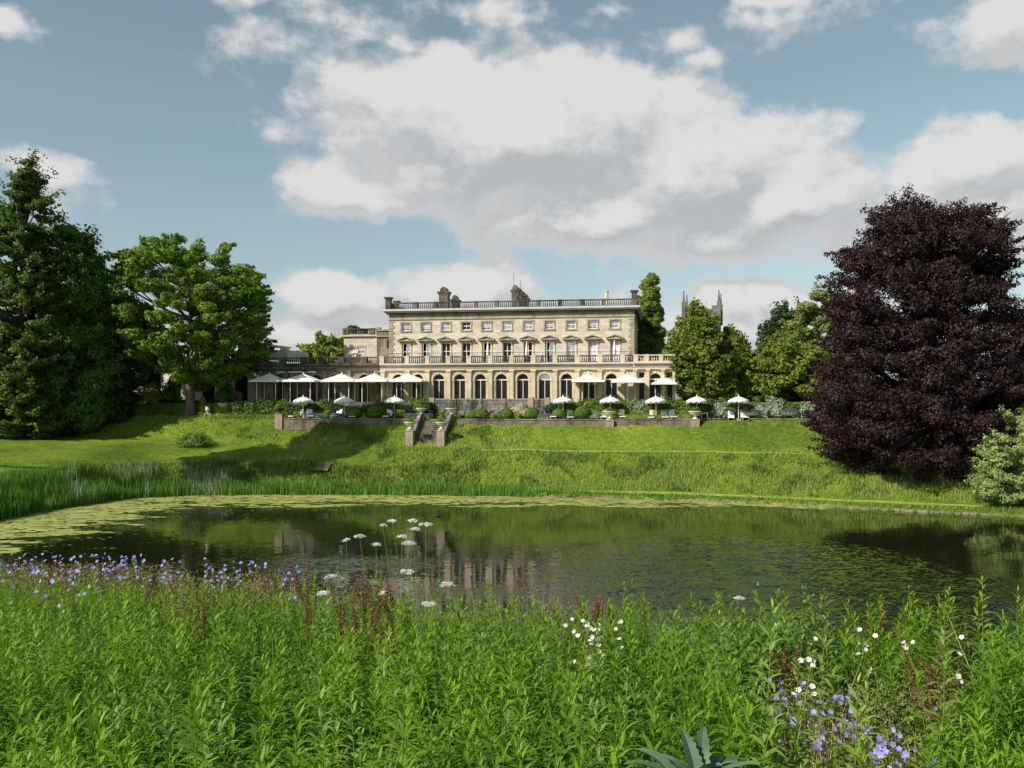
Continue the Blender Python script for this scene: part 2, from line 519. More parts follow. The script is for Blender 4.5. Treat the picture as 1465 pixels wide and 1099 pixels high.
def edge_near(X): return np.interp(X, [-20, -9, -6.3, -3, 0, 3, 6, 20], [15.5, 14, 13, 10.6, 8.6, 6.6, 5.4, 5.2])
SUC = (fu(604, VW + .4) + fu(642, VW + .4)) / 2
def ground(X, Y):
    X = np.asarray(X, float); Y = np.asarray(Y, float)
    d = shore_dist(X, Y)
    u, v = uv(X, Y)
    vw = VW + 2.5 * ss(-20.5, -22.5, X)
    dw = np.maximum(vw - v, 0)
    t = np.clip(d / np.maximum(d + dw, .01), 0, 1)
    hr = np.interp(t, [0, .02, .13, .17, .30, .56, .61, .68, .985, 1], [0, .35, .55, .75, 2.0, 3.85, 4.0, 4.55, 6.25, 6.35])
    hl = np.interp(d, [0, .5, 1.5, 3.2, 4.2, 14, 30], [0, .4, .9, 2.5, 3.0, 4.5, 5.4])
    hl = hl + (7.05 - .75 * ss(-26.5, -24.5, X) - hl) * ss(5.5, 0.3, dw)
    w = ss(-23, -9, X)
    hf = hl * (1 - w) + hr * w
    hf = hf + .05 * snoise(X, Y, .9) * ss(0, 2, d) + .07 * snoise(X, Y, 2.2, 6) * ss(.15, .2, t) * (1 - ss(.5, .56, t)) * w + .05 * snoise(X, Y, .33, 2) * ss(0, 4, d) * (1 - ss(.8, 1, t))
    # garden levels behind the walls
    g2 = GARD + .05 * snoise(X, Y, .5)
    up = ss(VR, VR + .35, v)
    lev = g2 + (BASE - g2) * up
    hf = np.where(v > vw + .28, lev, hf)
    hf = np.where((np.abs(u - SUC) < 1.45) & (v > -13.7) & (v < -10.0), hf - 1.3, hf)
    hf = np.where(d < 0, np.maximum(d * .35, -1.6), hf)
    # near bank under the herbs
    e = edge_near(X)
    hn = 7.28 - .13 * np.maximum(Y, -5) + .05 * snoise(X, Y, 1.1)
    hn = hn - .55 * np.maximum(Y - e, 0) * ss(0, 1.0, Y - e)
    hn = np.maximum(hn, -1.6)
    return np.where(Y < 50, np.maximum(hn, hf * (Y > 28) - 1.6 * (Y <= 28)), hf)
def gz(x, y): return float(ground(np.array([x]), np.array([y]))[0])
def axis(lo, hi, fine, far, step):
    a = list(np.arange(lo, hi + 1e-6, fine))
    s, p = step, hi
    while p < far: p += s; s *= 1.35; a.append(p)
    s, p = step, lo; pre = []
    while p > -far: p -= s; s *= 1.35; pre.append(p)
    return np.array(pre[::-1] + a)
xs = axis(-72, 60, .6, 2500, 2)
ys1 = np.arange(-8, 24, .6); ys2 = np.arange(24, 64, 2.0); ys3 = np.arange(64, 112, .4)
ysf = []; p, s = 112, 1.5
while p < 2600: ysf.append(p); p += s; s *= 1.3
ys = np.concatenate([[-300, -120, -50, -20], ys1, ys2, ys3, ysf])
GX, GY = np.meshgrid(xs, ys)
GZ = ground(GX, GY)
nx, ny = len(xs), len(ys)
idx = np.arange(nx * ny).reshape(ny, nx)
quads = np.stack([idx[:-1, :-1], idx[:-1, 1:], idx[1:, 1:], idx[1:, :-1]], -1).reshape(-1, 4)
me = np_mesh('ground', np.stack([GX, GY, GZ], -1), quads, np.full(len(quads), 4), smooth=True)
m, t, b = newmat('turf')
c1 = ramp(t, noise(t, .12, 6, .6), [(.35, (.08, .145, .015)), (.62, (.20, .285, .032))])
c2 = ramp(t, noise(t, 2.2, 5, .7), [(.32, (.34, .42, .36)), (.68, (1.25, 1.15, 1.1))])
t.links.new(mix(t, .8, c1, c2, 'MULTIPLY'), b.inputs['Base Color'])
b.inputs['Roughness'].default_value = .95
b.inputs['Specular IOR Level'].default_value = .1
bump(t, b, noise(t, 7, 6, .7), .8, .15)
tag(link('ground', me, m), kind='structure')

# water
m, t, b = newmat('pond_water')
b.inputs['Base Color'].default_value = (.010, .013, .004, 1)
b.inputs['Roughness'].default_value = .035
b.inputs['IOR'].default_value = 1.42
geo = t.nodes.new('ShaderNodeNewGeometry').outputs['Position']
r1 = noise(t, 1.6, 3, .55, vec=geo, stretch=(.8, 1.25, 1))
r2 = noise(t, 7.0, 3, .6, vec=geo, stretch=(.7, 1.3, 1))
rip = mth(t, 'ADD', mth(t, 'MULTIPLY', r1, .8), mth(t, 'MULTIPLY', r2, .35))
# gusts ruffle the middle of the pond, the lee under the bank stays smooth
dv = vmth(t, 'LENGTH', vmth(t, 'MULTIPLY_ADD', geo, (1 / 10, 1 / 14, 0), (-13 / 10, -45 / 14, 0)))
mk = t.nodes.new('ShaderNodeMapRange'); mk.interpolation_type = 'SMOOTHSTEP'
mk.inputs['From Min'].default_value = .35; mk.inputs['From Max'].default_value = 1.35
mk.inputs['To Min'].default_value = 2.2; mk.inputs['To Max'].default_value = .05
t.links.new(dv, mk.inputs['Value'])
dv2 = vmth(t, 'LENGTH', vmth(t, 'MULTIPLY_ADD', geo, (1 / 7, 1 / 3.2, 0), (10.5 / 7, -50 / 3.2, 0)))
mk2 = t.nodes.new('ShaderNodeMapRange'); mk2.interpolation_type = 'SMOOTHSTEP'
mk2.inputs['From Min'].default_value = .2; mk2.inputs['From Max'].default_value = 1.2
mk2.inputs['To Min'].default_value = .8; mk2.inputs['To Max'].default_value = 0
t.links.new(dv2, mk2.inputs['Value'])
gust = mth(t, 'MULTIPLY', mth(t, 'MAXIMUM', mk.outputs[0], mk2.outputs[0]), mth(t, 'MULTIPLY_ADD', noise(t, .14, 3, .5, vec=geo), 1.4, .1))
def slopes(scale, stretch, det):
    n_ = t.nodes.new('ShaderNodeTexNoise'); n_.inputs['Scale'].default_value = scale; n_.inputs['Detail'].default_value = det
    t.links.new(vmth(t, 'MULTIPLY', geo, stretch), n_.inputs['Vector'])
    return vmth(t, 'SUBTRACT', n_.outputs['Color'], (.5, .5, .5))
sv = vmth(t, 'ADD', vmth(t, 'MULTIPLY', slopes(1.7, (.7, 1.15, 1), 3), (.34, .62, 0)), vmth(t, 'MULTIPLY', slopes(6.5, (.7, 1.1, 1), 3), (.70, 1.25, 0)))
sc_ = t.nodes.new('ShaderNodeVectorMath'); sc_.operation = 'SCALE'
t.links.new(sv, sc_.inputs[0]); t.links.new(gust, sc_.inputs['Scale'])
nn_ = vmth(t, 'NORMALIZE', vmth(t, 'ADD', sc_.outputs[0], (0, 0, 1)))
t.links.new(nn_, b.inputs['Normal'])
M['water'] = m
mb = MB(); mb.v = [(-94, 8, 0), (94, 8, 0), (94, 95, 0), (-94, 95, 0)]; mb.f = [(0, 1, 2, 3)]
tag(mb.build('pond_water', m), kind='structure')

# ------------------------------------------------------------------ trees
def bezier(p, c, q, n):
    p, c, q = Vector(p), Vector(c), Vector(q)
    return [p * (1 - t) ** 2 + c * 2 * t * (1 - t) + q * t * t for t in [i / (n - 1) for i in range(n)]]
def crown_leaves(centres, radii, per, size, aspect, flat, g, up=.35):
    """clumps of small leaf faces; returns centres and normals"""
    Cs, Ns, Rn = [], [], []
    for (c, r, k) in zip(centres, radii, per):
        d = unit(g.normal(size=(k, 3)))
        rr = g.uniform(.35, 1.0, k) ** .6
        off = d * rr[:, None] * np.array([r, r, r * flat])
        Cs.append(c + off)
        nn = unit(d * 1.0 + g.normal(size=(k, 3)) * .42 + np.array([0, 0, up]))
        Ns.append(nn)
        Rn.append(np.clip(g.random(k) * .75 + g.random() * .25, 0, 1))
    return np.concatenate(Cs), np.concatenate(Ns), np.concatenate(Rn)
def tree(name, label, cat, Z, rows, base_px, mat, n_clump=120, leaves=40000, leaf=.2, clump_r=1.3, flat=.7, trunk_r=.5, bark='bark',
         depth=.9, shell=.55, fork=.35, limbs=26, group=None, seed=1, hollow=None, base_z=None, aspect=.6, up=.35, limb_vis=1.0, spiky=0.0):
    """rows: (y, xl, xr) outline of the crown in photo units at distance Z; base_px the trunk foot column"""
    g = np.random.default_rng(seed); rd = random.Random(seed)
    k = Z / F
    rows = sorted(rows)
    zs = np.array([CAMZ + (HY - y) * k for y, _, _ in rows])[::-1]
    xl = np.array([(a - CX) * k for _, a, _ in rows])[::-1]; xr = np.array([(b - CX) * k for _, _, b in rows])[::-1]
    bx = (base_px - CX) * k
    bz = base_z if base_z is not None else gz(bx, Z)
    root = empty(name, (bx, Z, bz), label, cat, group)
    z0, z1 = zs[0], zs[-1]
    fine = np.linspace(z0, z1, 60)
    wid = np.interp(fine, zs, xr - xl) / 2 + .2
    cum = np.cumsum(wid ** 1.25); cum /= cum[-1]
    cents, rads = [], []
    i = 0; tries = 0
    while i < n_clump and tries < n_clump * 6:
        tries += 1
        zc = float(np.interp((i + g.random()) / n_clump, cum, fine))
        l, r = np.interp(zc, zs, xl), np.interp(zc, zs, xr)
        hw = (r - l) / 2; mid = (l + r) / 2
        a = g.uniform(0, 2 * PI)
        q = shell + (1 - shell) * math.sqrt(g.random())
        if g.random() < .18: q *= g.random()
        cr = min(clump_r * g.uniform(.6, 1.25), hw * .8 + .25)
        rx = max(hw - cr * .75, hw * .1); ry = max(hw * depth - cr * .75, hw * .1)
        c = np.array([mid + rx * q * math.cos(a), Z + ry * q * math.sin(a), zc])
        if hollow and any(((c[0] / k + CX - hx) / hr) ** 2 + ((HY - (c[2] - CAMZ) / k - hy) / hr2) ** 2 < 1 for hx, hy, hr, hr2 in hollow):
            i += g.random() < .3
            continue
        cents.append(c); rads.append(cr); i += 1
    rads = np.array(rads); wts = rads ** 2; wts = wts / wts.sum()
    per = np.maximum((wts * leaves).astype(int), 8)
    C, Nn, rn = crown_leaves(cents, rads, per, leaf, aspect, flat, g, up)
    if spiky > 0:      # feathery sprays thrown outward past the clumps
        m_ = int(len(C) * .18)
        pick = g.integers(0, len(cents), m_)
        cc_ = np.array(cents)[pick]
        ax = np.stack([np.full(m_, (xl.mean() + xr.mean()) / 2), np.full(m_, Z), cc_[:, 2] - 1.0], 1)
        out = unit(cc_ - ax + g.normal(size=(m_, 3)) * .3)
        C2 = cc_ + out * (rads[pick] * g.uniform(.7, 1.0 + spiky, m_))[:, None] + g.normal(size=(m_, 3)) * .08
        C = np.concatenate([C, C2]); Nn = np.concatenate([Nn, unit(g.normal(size=(m_, 3)) + [0, 0, .5])]); rn = np.concatenate([rn, g.random(m_)])
    org = np.array([bx, Z, bz])
    o = link('crown', quads_mesh(name + '_crown', C - org, Nn, leaf, aspect, rn, g), M[mat], root)
    # trunk and limbs
    H = z1 - bz
    top = Vector((((xl[-1] + xr[-1]) / 2 - bx) * .5, 0, H * .80))
    fk = fork * H
    tb = MB()
    tp = [Vector((0, 0, -.4)), Vector((0, 0, .35)), Vector((rd.uniform(-.1, .1), 0, fk * .5)), Vector((rd.uniform(-.15, .15), 0, fk)),
          Vector((top.x * .5, rd.uniform(-.3, .3), (fk + top.z) / 2)), top]
    tb.tube(tp, [trunk_r * 1.5, trunk_r * 1.08, trunk_r * .92, trunk_r * .8, trunk_r * .42, trunk_r * .08], 10)
    tb.build('trunk', M[bark], root, smooth=True)
    lb = MB()
    order = sorted(range(len(cents)), key=lambda _: rd.random())[:limbs]
    for j in order:
        e = Vector(cents[j]) - Vector(org)
        hz = max(fk * .75, min(e.z - abs(e.x) * .55 - .5, top.z * .9))
        s0 = Vector((top.x * max(0, (hz - fk) / max(top.z - fk, .1)) * .6, 0, hz))
        ctl = Vector((s0.x + (e.x - s0.x) * .45, (e.y - s0.y) * .45, s0.z + (e.z - s0.z) * .35 - .2))
        pts = bezier(s0, ctl, e, 7)
        pts = [p + Vector((rd.uniform(-.15, .15), rd.uniform(-.15, .15), rd.uniform(-.12, .12))) * (0 < n_ < 6) for n_, p in enumerate(pts)]
        r0 = trunk_r * rd.uniform(.22, .42) * limb_vis
        lb.tube(pts, [r0 * (1 - .14 * q) for q in range(7)], 6, cap=False)
        for _ in range(3):
            q = rd.randint(2, 5)
            e2 = pts[6] + Vector((rd.uniform(-1, 1), rd.uniform(-1, 1), rd.uniform(-.3, 1))) * clump_r
            lb.tube(bezier(pts[q], (pts[q] + e2) / 2 + Vector((0, 0, -.2)), e2, 4), [r0 * .4, r0 * .3, r0 * .2, r0 * .1], 5, cap=False)
    if lb.v: lb.build('limb', M[bark], root, smooth=True)
    return root

# left hand group
tree('conifer_tree', 'tall feathery green conifer at the far left edge, its pointed top above all others', 'tree', 97,
     [(222, 34, 42), (240, 24, 54), (262, 12, 70), (300, -6, 76), (340, -25, 82), (400, -38, 88), (480, -48, 94), (560, -50, 95), (600, -40, 95), (622, -15, 80)], 28,
     'lf_conif', 420, 100000, .16, 1.05, .38, .55, 'darkbark', shell=.35, fork=.1, limbs=120, seed=3, spiky=1.0)
tree('broadleaf_tree', 'broad leafy green tree just right of the tall conifer on the left', 'tree', 101,
     [(326, 78, 108), (345, 66, 132), (375, 58, 148), (420, 50, 158), (480, 45, 165), (540, 45, 166), (585, 52, 160), (610, 70, 145)], 118,
     'lf_wood', 210, 85000, .19, 1.5, .6, .6, 'darkbark', seed=4, spiky=.6)
tree('park_tree', 'round-headed green maple with visible limbs standing alone on the left lawn terrace', 'tree', 104,
     [(347, 225, 330), (357, 178, 345), (375, 164, 362), (410, 158, 385), (440, 160, 396), (470, 162, 400), (495, 175, 392), (518, 205, 374), (538, 225, 350), (552, 245, 330)], 272,
     'lf_park', 300, 95000, .165, 1.15, .62, .55, 'bark', shell=.62, fork=.28, limbs=60, seed=9, limb_vis=1.1, spiky=.35, depth=.85,
     hollow=[(232, 440, 20, 26), (248, 548, 16, 22), (300, 552, 14, 14)])
for i, (nm, lb_, Z, rows, bx, mt, sd) in enumerate([
    ('dark_tree', 'dark tree filling the gap between conifer and park maple, its crown above the others there', 112, [(368, 128, 150), (395, 118, 162), (450, 112, 195), (520, 110, 215), (580, 115, 215)], 160, 'lf_wood', 21),
    ('dark_tree', 'low dark evergreen standing behind the clipped ball topiaries', 104, [(470, 120, 165), (510, 95, 190), (560, 90, 200), (600, 95, 190)], 140, 'lf_dark', 22),
    ('dark_tree', 'dark evergreen behind the golden shrub and the low white wall', 115, [(440, 185, 225), (480, 165, 245), (530, 160, 255), (575, 165, 250)], 205, 'lf_dark', 23),
    ('dark_tree', 'dark tree reaching down to the lawn beside the foot of the conifer', 100, [(430, 60, 100), (500, 50, 130), (570, 50, 128), (612, 60, 110)], 88, 'lf_dark', 24)]):
    tree(nm, lb_, 'tree', Z, rows, bx, mt, 110, 36000, .21, 1.4, .7, .35, 'darkbark', seed=sd, group='dark trees behind the left lawn')
for i, (X, Z_, h_) in enumerate([(-48.5, 74, 37)]):
    k = F / Z_; x = X * k + CX; b_ = gz(X, Z_); yb = HY - (b_ - CAMZ) * k
    tree('shade_tree', ['tall leafy tree on the left shore beyond the edge of the picture'][i],
         'tree', Z_, [(yb - h_ * k, x - 2 * k, x + 2 * k), (yb - h_ * .8 * k, x - 5 * k, x + 5 * k), (yb - h_ * .62 * k, x - 6.5 * k, x + 6 * k), (yb - h_ * .46 * k, x - 5 * k, x + 4 * k)], x,
         'lf_wood', 90, 11000, .42, 1.8, .7, .5, 'darkbark', seed=40 + i, limbs=12)
# behind the house
tree('lime_tree', 'yellow-green tree peeping over the terrace balustrade left of the house wing', 'tree', 135,
     [(483, 455, 492), (490, 436, 500), (500, 428, 505), (520, 425, 505), (545, 440, 500)], 470, 'lf_lime', 60, 16000, .2, 1.0, .7, .35, seed=31, base_z=8.6, spiky=.4)
tree('dark_tree', 'small dark tree top showing just above the left wing balustrade', 'tree', 140,
     [(469, 498, 512), (476, 490, 520), (495, 488, 522), (530, 490, 520)], 504, 'lf_dark', 30, 8000, .2, .9, .7, .3, seed=32, base_z=8.6)
tree('columnar_tree', 'tall narrow green tree rising right beside the house corner', 'tree', 120,
     [(393, 927, 936), (402, 917, 944), (425, 911, 947), (455, 908, 950), (485, 906, 956), (510, 908, 958), (545, 910, 958)], 932, 'lf_column', 150, 52000, .15, .85, .75, .35, seed=33, base_z=8.6, shell=.6)
tree('yew_tree', 'golden-topped yew with layered sprays in front of the church tower', 'tree', 99.5,
     [(441, 986, 1006), (453, 975, 1020), (476, 963, 1037), (503, 952, 1048), (530, 952, 1056), (555, 966, 1052), (572, 972, 1050)], 1006, 'lf_yew', 230, 70000, .15, 1.0, .38, .4, 'darkbark', seed=34, shell=.5, up=.6, spiky=.5, limbs=40)
tree('evergreen_tree', 'mid-green evergreen between the golden yew and the slate roof', 'tree', 101,
     [(473, 1040, 1050), (490, 1030, 1066), (515, 1028, 1078), (545, 1030, 1085), (572, 1030, 1085)], 1055, 'lf_yew', 110, 30000, .16, .95, .5, .3, 'darkbark', seed=35, spiky=.4)
tree('pine_tree', 'dark open pine behind the evergreens left of the copper beech', 'tree', 130,
     [(441, 1112, 1126), (455, 1095, 1138), (475, 1088, 1142), (500, 1085, 1142), (530, 1090, 1140)], 1115, 'lf_dark', 60, 15000, .2, 1.1, .6, .35, 'darkbark', seed=36, spiky=.5)
tree('pale_tree', 'pale olive-green loose tree directly left of the copper beech top', 'tree', 112,
     [(420, 1155, 1200), (440, 1140, 1225), (465, 1122, 1230), (490, 1112, 1230), (520, 1115, 1230), (550, 1130, 1220)], 1172, 'lf_pale', 100, 30000, .18, 1.1, .6, .35, seed=37, spiky=.4)
tree('laurel_tree', 'spreading dark green evergreen left of the copper beech skirt', 'tree', 100,
     [(489, 1100, 1140), (505, 1080, 1185), (530, 1068, 1205), (555, 1066, 1205), (572, 1066, 1200)], 1130, 'lf_yew', 190, 52000, .17, 1.1, .5, .35, 'darkbark', seed=38, up=.6, spiky=.4)
tree('dark_tree', 'dark tree at the right edge behind the copper beech', 'tree', 96,
     [(440, 1450, 1490), (470, 1430, 1540), (540, 1410, 1560), (620, 1400, 1560), (660, 1420, 1540)], 1480, 'lf_beech', 120, 34000, .26, 1.6, .7, .4, 'darkbark', seed=39)
tree('copper_beech', 'huge dark purple copper beech with its skirt reaching the right bank', 'tree', 80,
     [(296, 1272, 1402), (304, 1252, 1420), (322, 1226, 1438), (352, 1202, 1448), (392, 1188, 1454), (430, 1180, 1452), (480, 1176, 1448), (530, 1168, 1455), (570, 1152, 1462), (600, 1149, 1466),
      (630, 1158, 1462), (650, 1175, 1450), (668, 1215, 1430), (680, 1260, 1400)], 1335,
     'lf_beech', 760, 290000, .115, 1.3, .62, .8, 'darkbark', shell=.45, fork=.2, limbs=90, seed=12, spiky=.45, depth=.85,
     hollow=[(1335, 262, 22, 14)])
tree('willow_shrub', 'pale green willow shrub at the right edge in front of the copper beech', 'shrub', 72,
     [(583, 1448, 1500), (605, 1425, 1520), (640, 1405, 1530), (675, 1396, 1530), (700, 1385, 1520), (712, 1395, 1510)], 1455, 'lf_willow', 120, 36000, .11, .75, .45, .14, seed=13, spiky=.9, limbs=40)

# ------------------------------------------------------------------ the manor
house = empty('manor_house', (OX, OY, BASE), 'long cream stone country house with arched terrace front, balustrades and eleven bays', 'house', rz=TH)
def HZ(z): return z - BASE
VA = -4.0                                  # arcade front plane
ZT = 13.12                                 # terrace floor
U0, U1 = 0.0, fp(907, 500, 0)[0]
zc_top = fp(735, 439.5, -.8)[1]            # top of the main cornice
zwall = zc_top - .55
def wall_grid(mb, u0, u1, z0, z1, v0, v1, holes):
    """holes: (ua, ub, za, zb), grouped in columns that do not overlap sideways unless equal"""
    cols = {}
    for h in holes: cols.setdefault((round(h[0], 3), round(h[1], 3)), []).append(h)
    u = u0
    for (a, b_), hs_ in sorted(cols.items()):
        if a > u: mb.box(u, a, v0, v1, z0, z1)
        z = z0
        for h in sorted(hs_, key=lambda q: q[2]):
            if h[2] > z: mb.box(a, b_, v0, v1, z, h[2])
            z = h[3]
        if z < z1: mb.box(a, b_, v0, v1, z, z1)
        u = b_
    if u < u1: mb.box(u, u1, v0, v1, z0, z1)
cols_px = [581, 609.5, 638, 667, 696, 725.5, 755.5, 786, 817, 848, 879.5]
uc = [fu(x, 0) for x in cols_px]
z2a, z2b = fp(735, 471.5, 0)[1], fp(735, 460.2, 0)[1]
z1a, z1b = ZT + .05, fp(735, 489.6, 0)[1]
mb = MB()
holes = []
for c in uc:
    holes += [(c - .52, c + .52, HZ(z2a), HZ(z2b)), (c - .52, c + .52, HZ(z1a), HZ(z1b))]
wall_grid(mb, U0, U1, HZ(ZT) - .3, HZ(zwall), 0, .45, holes)
mb.build('front_wall', M['ashlar'], house)
mb = MB()
mb.box(U0, U0 + .45, .45, 17, HZ(ZT) - .3, HZ(zwall)); mb.build('side_wall', M['ashlar_grey'], house)
mb = MB()
mb.box(U1 - .45, U1, .45, 17, HZ(ZT) - .3, HZ(zwall))
mb.build('side_wall', M['ashlar'], house)
MB().box(U0, U1, 17, 17.4, HZ(ZT) - .3, HZ(zwall)).build('rear_wall', M['ashlar'], house)
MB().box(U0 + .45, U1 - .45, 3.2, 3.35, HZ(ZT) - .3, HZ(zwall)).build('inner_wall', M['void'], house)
MB().box(U0 + .3, U1 - .3, .3, 17, HZ(zwall), HZ(zwall) + .25).build('roof_slab', M['slate'], house)
# frieze band + cornice with dentils, darker stones painting in the soffit shade
mb = MB()
mb.box(U0 - .07, U1 + .07, -.07, 17.5, HZ(zc_top) - 1.15, HZ(zc_top) - .62)
mb.box(U0 - .12, U1 + .12, -.12, 17.55, HZ(zc_top) - 1.22, HZ(zc_top) - 1.15)
mb.build('frieze', M['quoin'], house)  # darker stone than the wall, part of the painted shade band under the cornice
mb = MB()
k = 0
u = U0 - .2
while u < U1 + .2:
    mb.box(u, u + .14, -.42, -.12, HZ(zc_top) - .62, HZ(zc_top) - .40); u += .30
v = 0.0
while v < 17:
    mb.box(U1 + .1, U1 + .42, v, v + .14, HZ(zc_top) - .62, HZ(zc_top) - .40); v += .3
mb.build('dentil_course', M['weather_shade'], house)  # dark colour stands in for the shade beneath the cornice, not lichen
mb = MB()
mb.box(U0 - .5, U1 + .5, -.5, 17.9, HZ(zc_top) - .40, HZ(zc_top) - .22)
mb.box(U0 - .72, U1 + .72, -.72, 18.1, HZ(zc_top) - .22, HZ(zc_top))
mb.build('cornice', M['cornice'], house)
# quoins
for s_, ue in ((1, U0), (-1, U1)):
    mb = MB()
    z = HZ(ZT); i = 0
    while z < HZ(zc_top) - 1.5:
        w_ = .62 if i % 2 else .42
        a, b_ = (ue - .05, ue + w_) if s_ > 0 else (ue - w_, ue + .05)
        mb.box(a, b_, -.05, .5 + (.2 if i % 2 == 0 else 0), z + .02, z + .31)
        z += .335; i += 1
    mb.build('quoins', M['quoin'], house)

def balustrade(name, parent, pts, z0, h, pier_us, mat, seg=.24, r=.075, pier_w=.42, pier_mat=None, th=.3, dadomat=None):
    """run along u at v from (u0,v) to (u1,v); piers at pier_us"""
    (u0, v0), (u1, v1) = pts
    mb = MB()
    Lr = math.hypot(u1 - u0, v1 - v0); du, dv_ = (u1 - u0) / Lr, (v1 - v0) / Lr
    along_u = abs(du) > .5
    def bx(s0, s1, w_, za, zb):
        if along_u: mb.box(u0 + min(s0, s1), u0 + max(s0, s1), v0 - w_ / 2, v0 + w_ / 2, za, zb)
        else: mb.box(u0 - w_ / 2, u0 + w_ / 2, v0 + min(s0, s1), v0 + max(s0, s1), za, zb)
    bx(0, Lr, th, z0, z0 + .12); bx(0, Lr, th + .04, z0 + h - .13, z0 + h)
    prof = [(.045, 0), (.05, .04), (r, .16), (r * .95, .24), (.04, .42), (.035, .5), (.055, .55)]
    sc = (h - .25) / .55
    s = seg / 2
    while s < Lr:
        if all(abs(s - p) > pier_w / 2 + .05 for p in pier_us):
            c = (u0 + s, v0, z0 + .12) if along_u else (u0, v0 + s, z0 + .12)
            mb.lathe([(a, b_ * sc) for a, b_ in prof], c, 6)
        s += seg
    o = mb.build(name, mat, parent)
    for p in pier_us:
        mb = MB()
        bx(p - pier_w / 2, p + pier_w / 2, th + .10, z0 - .003, z0 + h - .135)
        bx(p - pier_w / 2 - .04, p + pier_w / 2 + .04, th + .16, z0 + h - .135, z0 + h + .03)
        mb.build('pier', pier_mat or mat, o)
    return o
rb = HZ(zc_top)
ru0, ru1 = U0 - .1, U1 + .1
pp = [(uc[i] + uc[i + 1]) / 2 - ru0 for i in range(10)]
balustrade('roof_balustrade', house, ((ru0, -.1), (ru1, -.1)), rb, .82, pp, M['weather_shade'], pier_w=.5)
balustrade('roof_balustrade', house, ((ru1, .3), (ru1, 17)), rb, .82, [3, 6, 9, 12, 15], M['weather_shade'])
balustrade('roof_balustrade', house, ((ru0, .3), (ru0, 17)), rb, .82, [3, 6, 9, 12, 15], M['weather_shade'])
for (u, v, hh, w_) in ((ru0 + .05, -.12, 1.5, .62), (ru0 + .35, 2.2, 1.3, .55), (ru1 - .05, -.12, 1.75, .62), (ru1 + .05, 2.8, 1.5, .6)):
    mb = MB()
    mb.box(u - w_ / 2, u + w_ / 2, v - w_ / 2, v + w_ / 2, rb + .002, rb + hh - .25)
    mb.box(u - w_ / 2 - .08, u + w_ / 2 + .08, v - w_ / 2 - .08, v + w_ / 2 + .08, rb + hh - .25, rb + hh - .13)
    mb.box(u - w_ / 2 - .14, u + w_ / 2 + .14, v - w_ / 2 - .14, v + w_ / 2 + .14, rb + hh - .13, rb + hh)
    mb.build('corner_pedestal', M['weather_shade'], house)
def chimney(x0, x1, ytop, v, label=None, dl=1.2):
    u0, zt = fp(x0, ytop, v); u1, _ = fp(x1, ytop, v)
    zt = HZ(zt); mb = MB()
    w_ = u1 - u0; c = (u0 + u1) / 2
    mb.box(c - w_ * .36, c + w_ * .36, v, v + dl, rb - .5, zt - .72)
    mb.box(c - w_ * .42, c + w_ * .42, v - .06, v + dl + .06, zt - .95, zt - .80)
    mb.box(c - w_ * .5, c + w_ * .5, v - .14, v + dl + .14, zt - .72, zt - .58)
    o = mb.build('chimney', M['weather_shade'], house)
    mb = MB()     # barrel shaped hood
    arc = [(c + w_ * .30 * math.cos(a), zt - .58 + .58 * math.sin(a)) for a in [PI * i / 8 for i in range(9)]]
    mb.prism(arc[::-1], v + .05, v + dl - .05)
    mb.build('chimney_hood', M['weather_shade'], o)
    return o
chimney(625.5, 643, 410.5, 3.0)
chimney(643.5, 657, 422, 7.0)
chimney(730, 743, 407.5, 2.5)
chimney(737, 747.5, 411.5, 5.5)
chimney(741, 752, 416, 8.5)
chimney(746, 757, 420, 11.5)
u, z = fp(868, 416, 5)
MB().lathe([(.2, rb - .3), (.2, HZ(z) - .15), (.27, HZ(z) - .15), (.27, HZ(z))], (u, 5, 0), 10).build('chimney_pot', M['trim'], house)
for x, yt, vv in ((735, 391, 2.6), (745, 402, 3.4)):
    u, z = fp(x, yt, vv)
    MB().tube([(u, vv, rb), (u, vv, HZ(z))], .025, 5).build('antenna', M['iron'], house)

# windows of the upper block
def bar_frame(mb, a, b_, z0, z1, v, cols, rows, t_=.05, edge=.07, d=.05):
    mb.box(a, a + edge, v, v + d, z0, z1); mb.box(b_ - edge, b_, v, v + d, z0, z1)
    mb.box(a + edge, b_ - edge, v, v + d, z0, z0 + edge); mb.box(a + edge, b_ - edge, v, v + d, z1 - edge, z1)
    for i in range(1, cols):
        x = a + (b_ - a) * i / cols
        mb.box(x - t_ / 2, x + t_ / 2, v + .004, v + d - .004, z0 + edge, z1 - edge)
    for zz in rows:
        mb.box(a + edge, b_ - edge, v + .008, v + d - .008, zz - t_ / 2, zz + t_ / 2)
state2 = ['sky', 'sky', 'sky', 'sky', 'sky', 'sky', 'sky', 'open', 'sky', 'sky', 'sky']
state1 = ['half', 'half', 'dark', 'dark', 'open', 'dark', 'dark', 'half', 'sky', 'curtain', 'curtain']
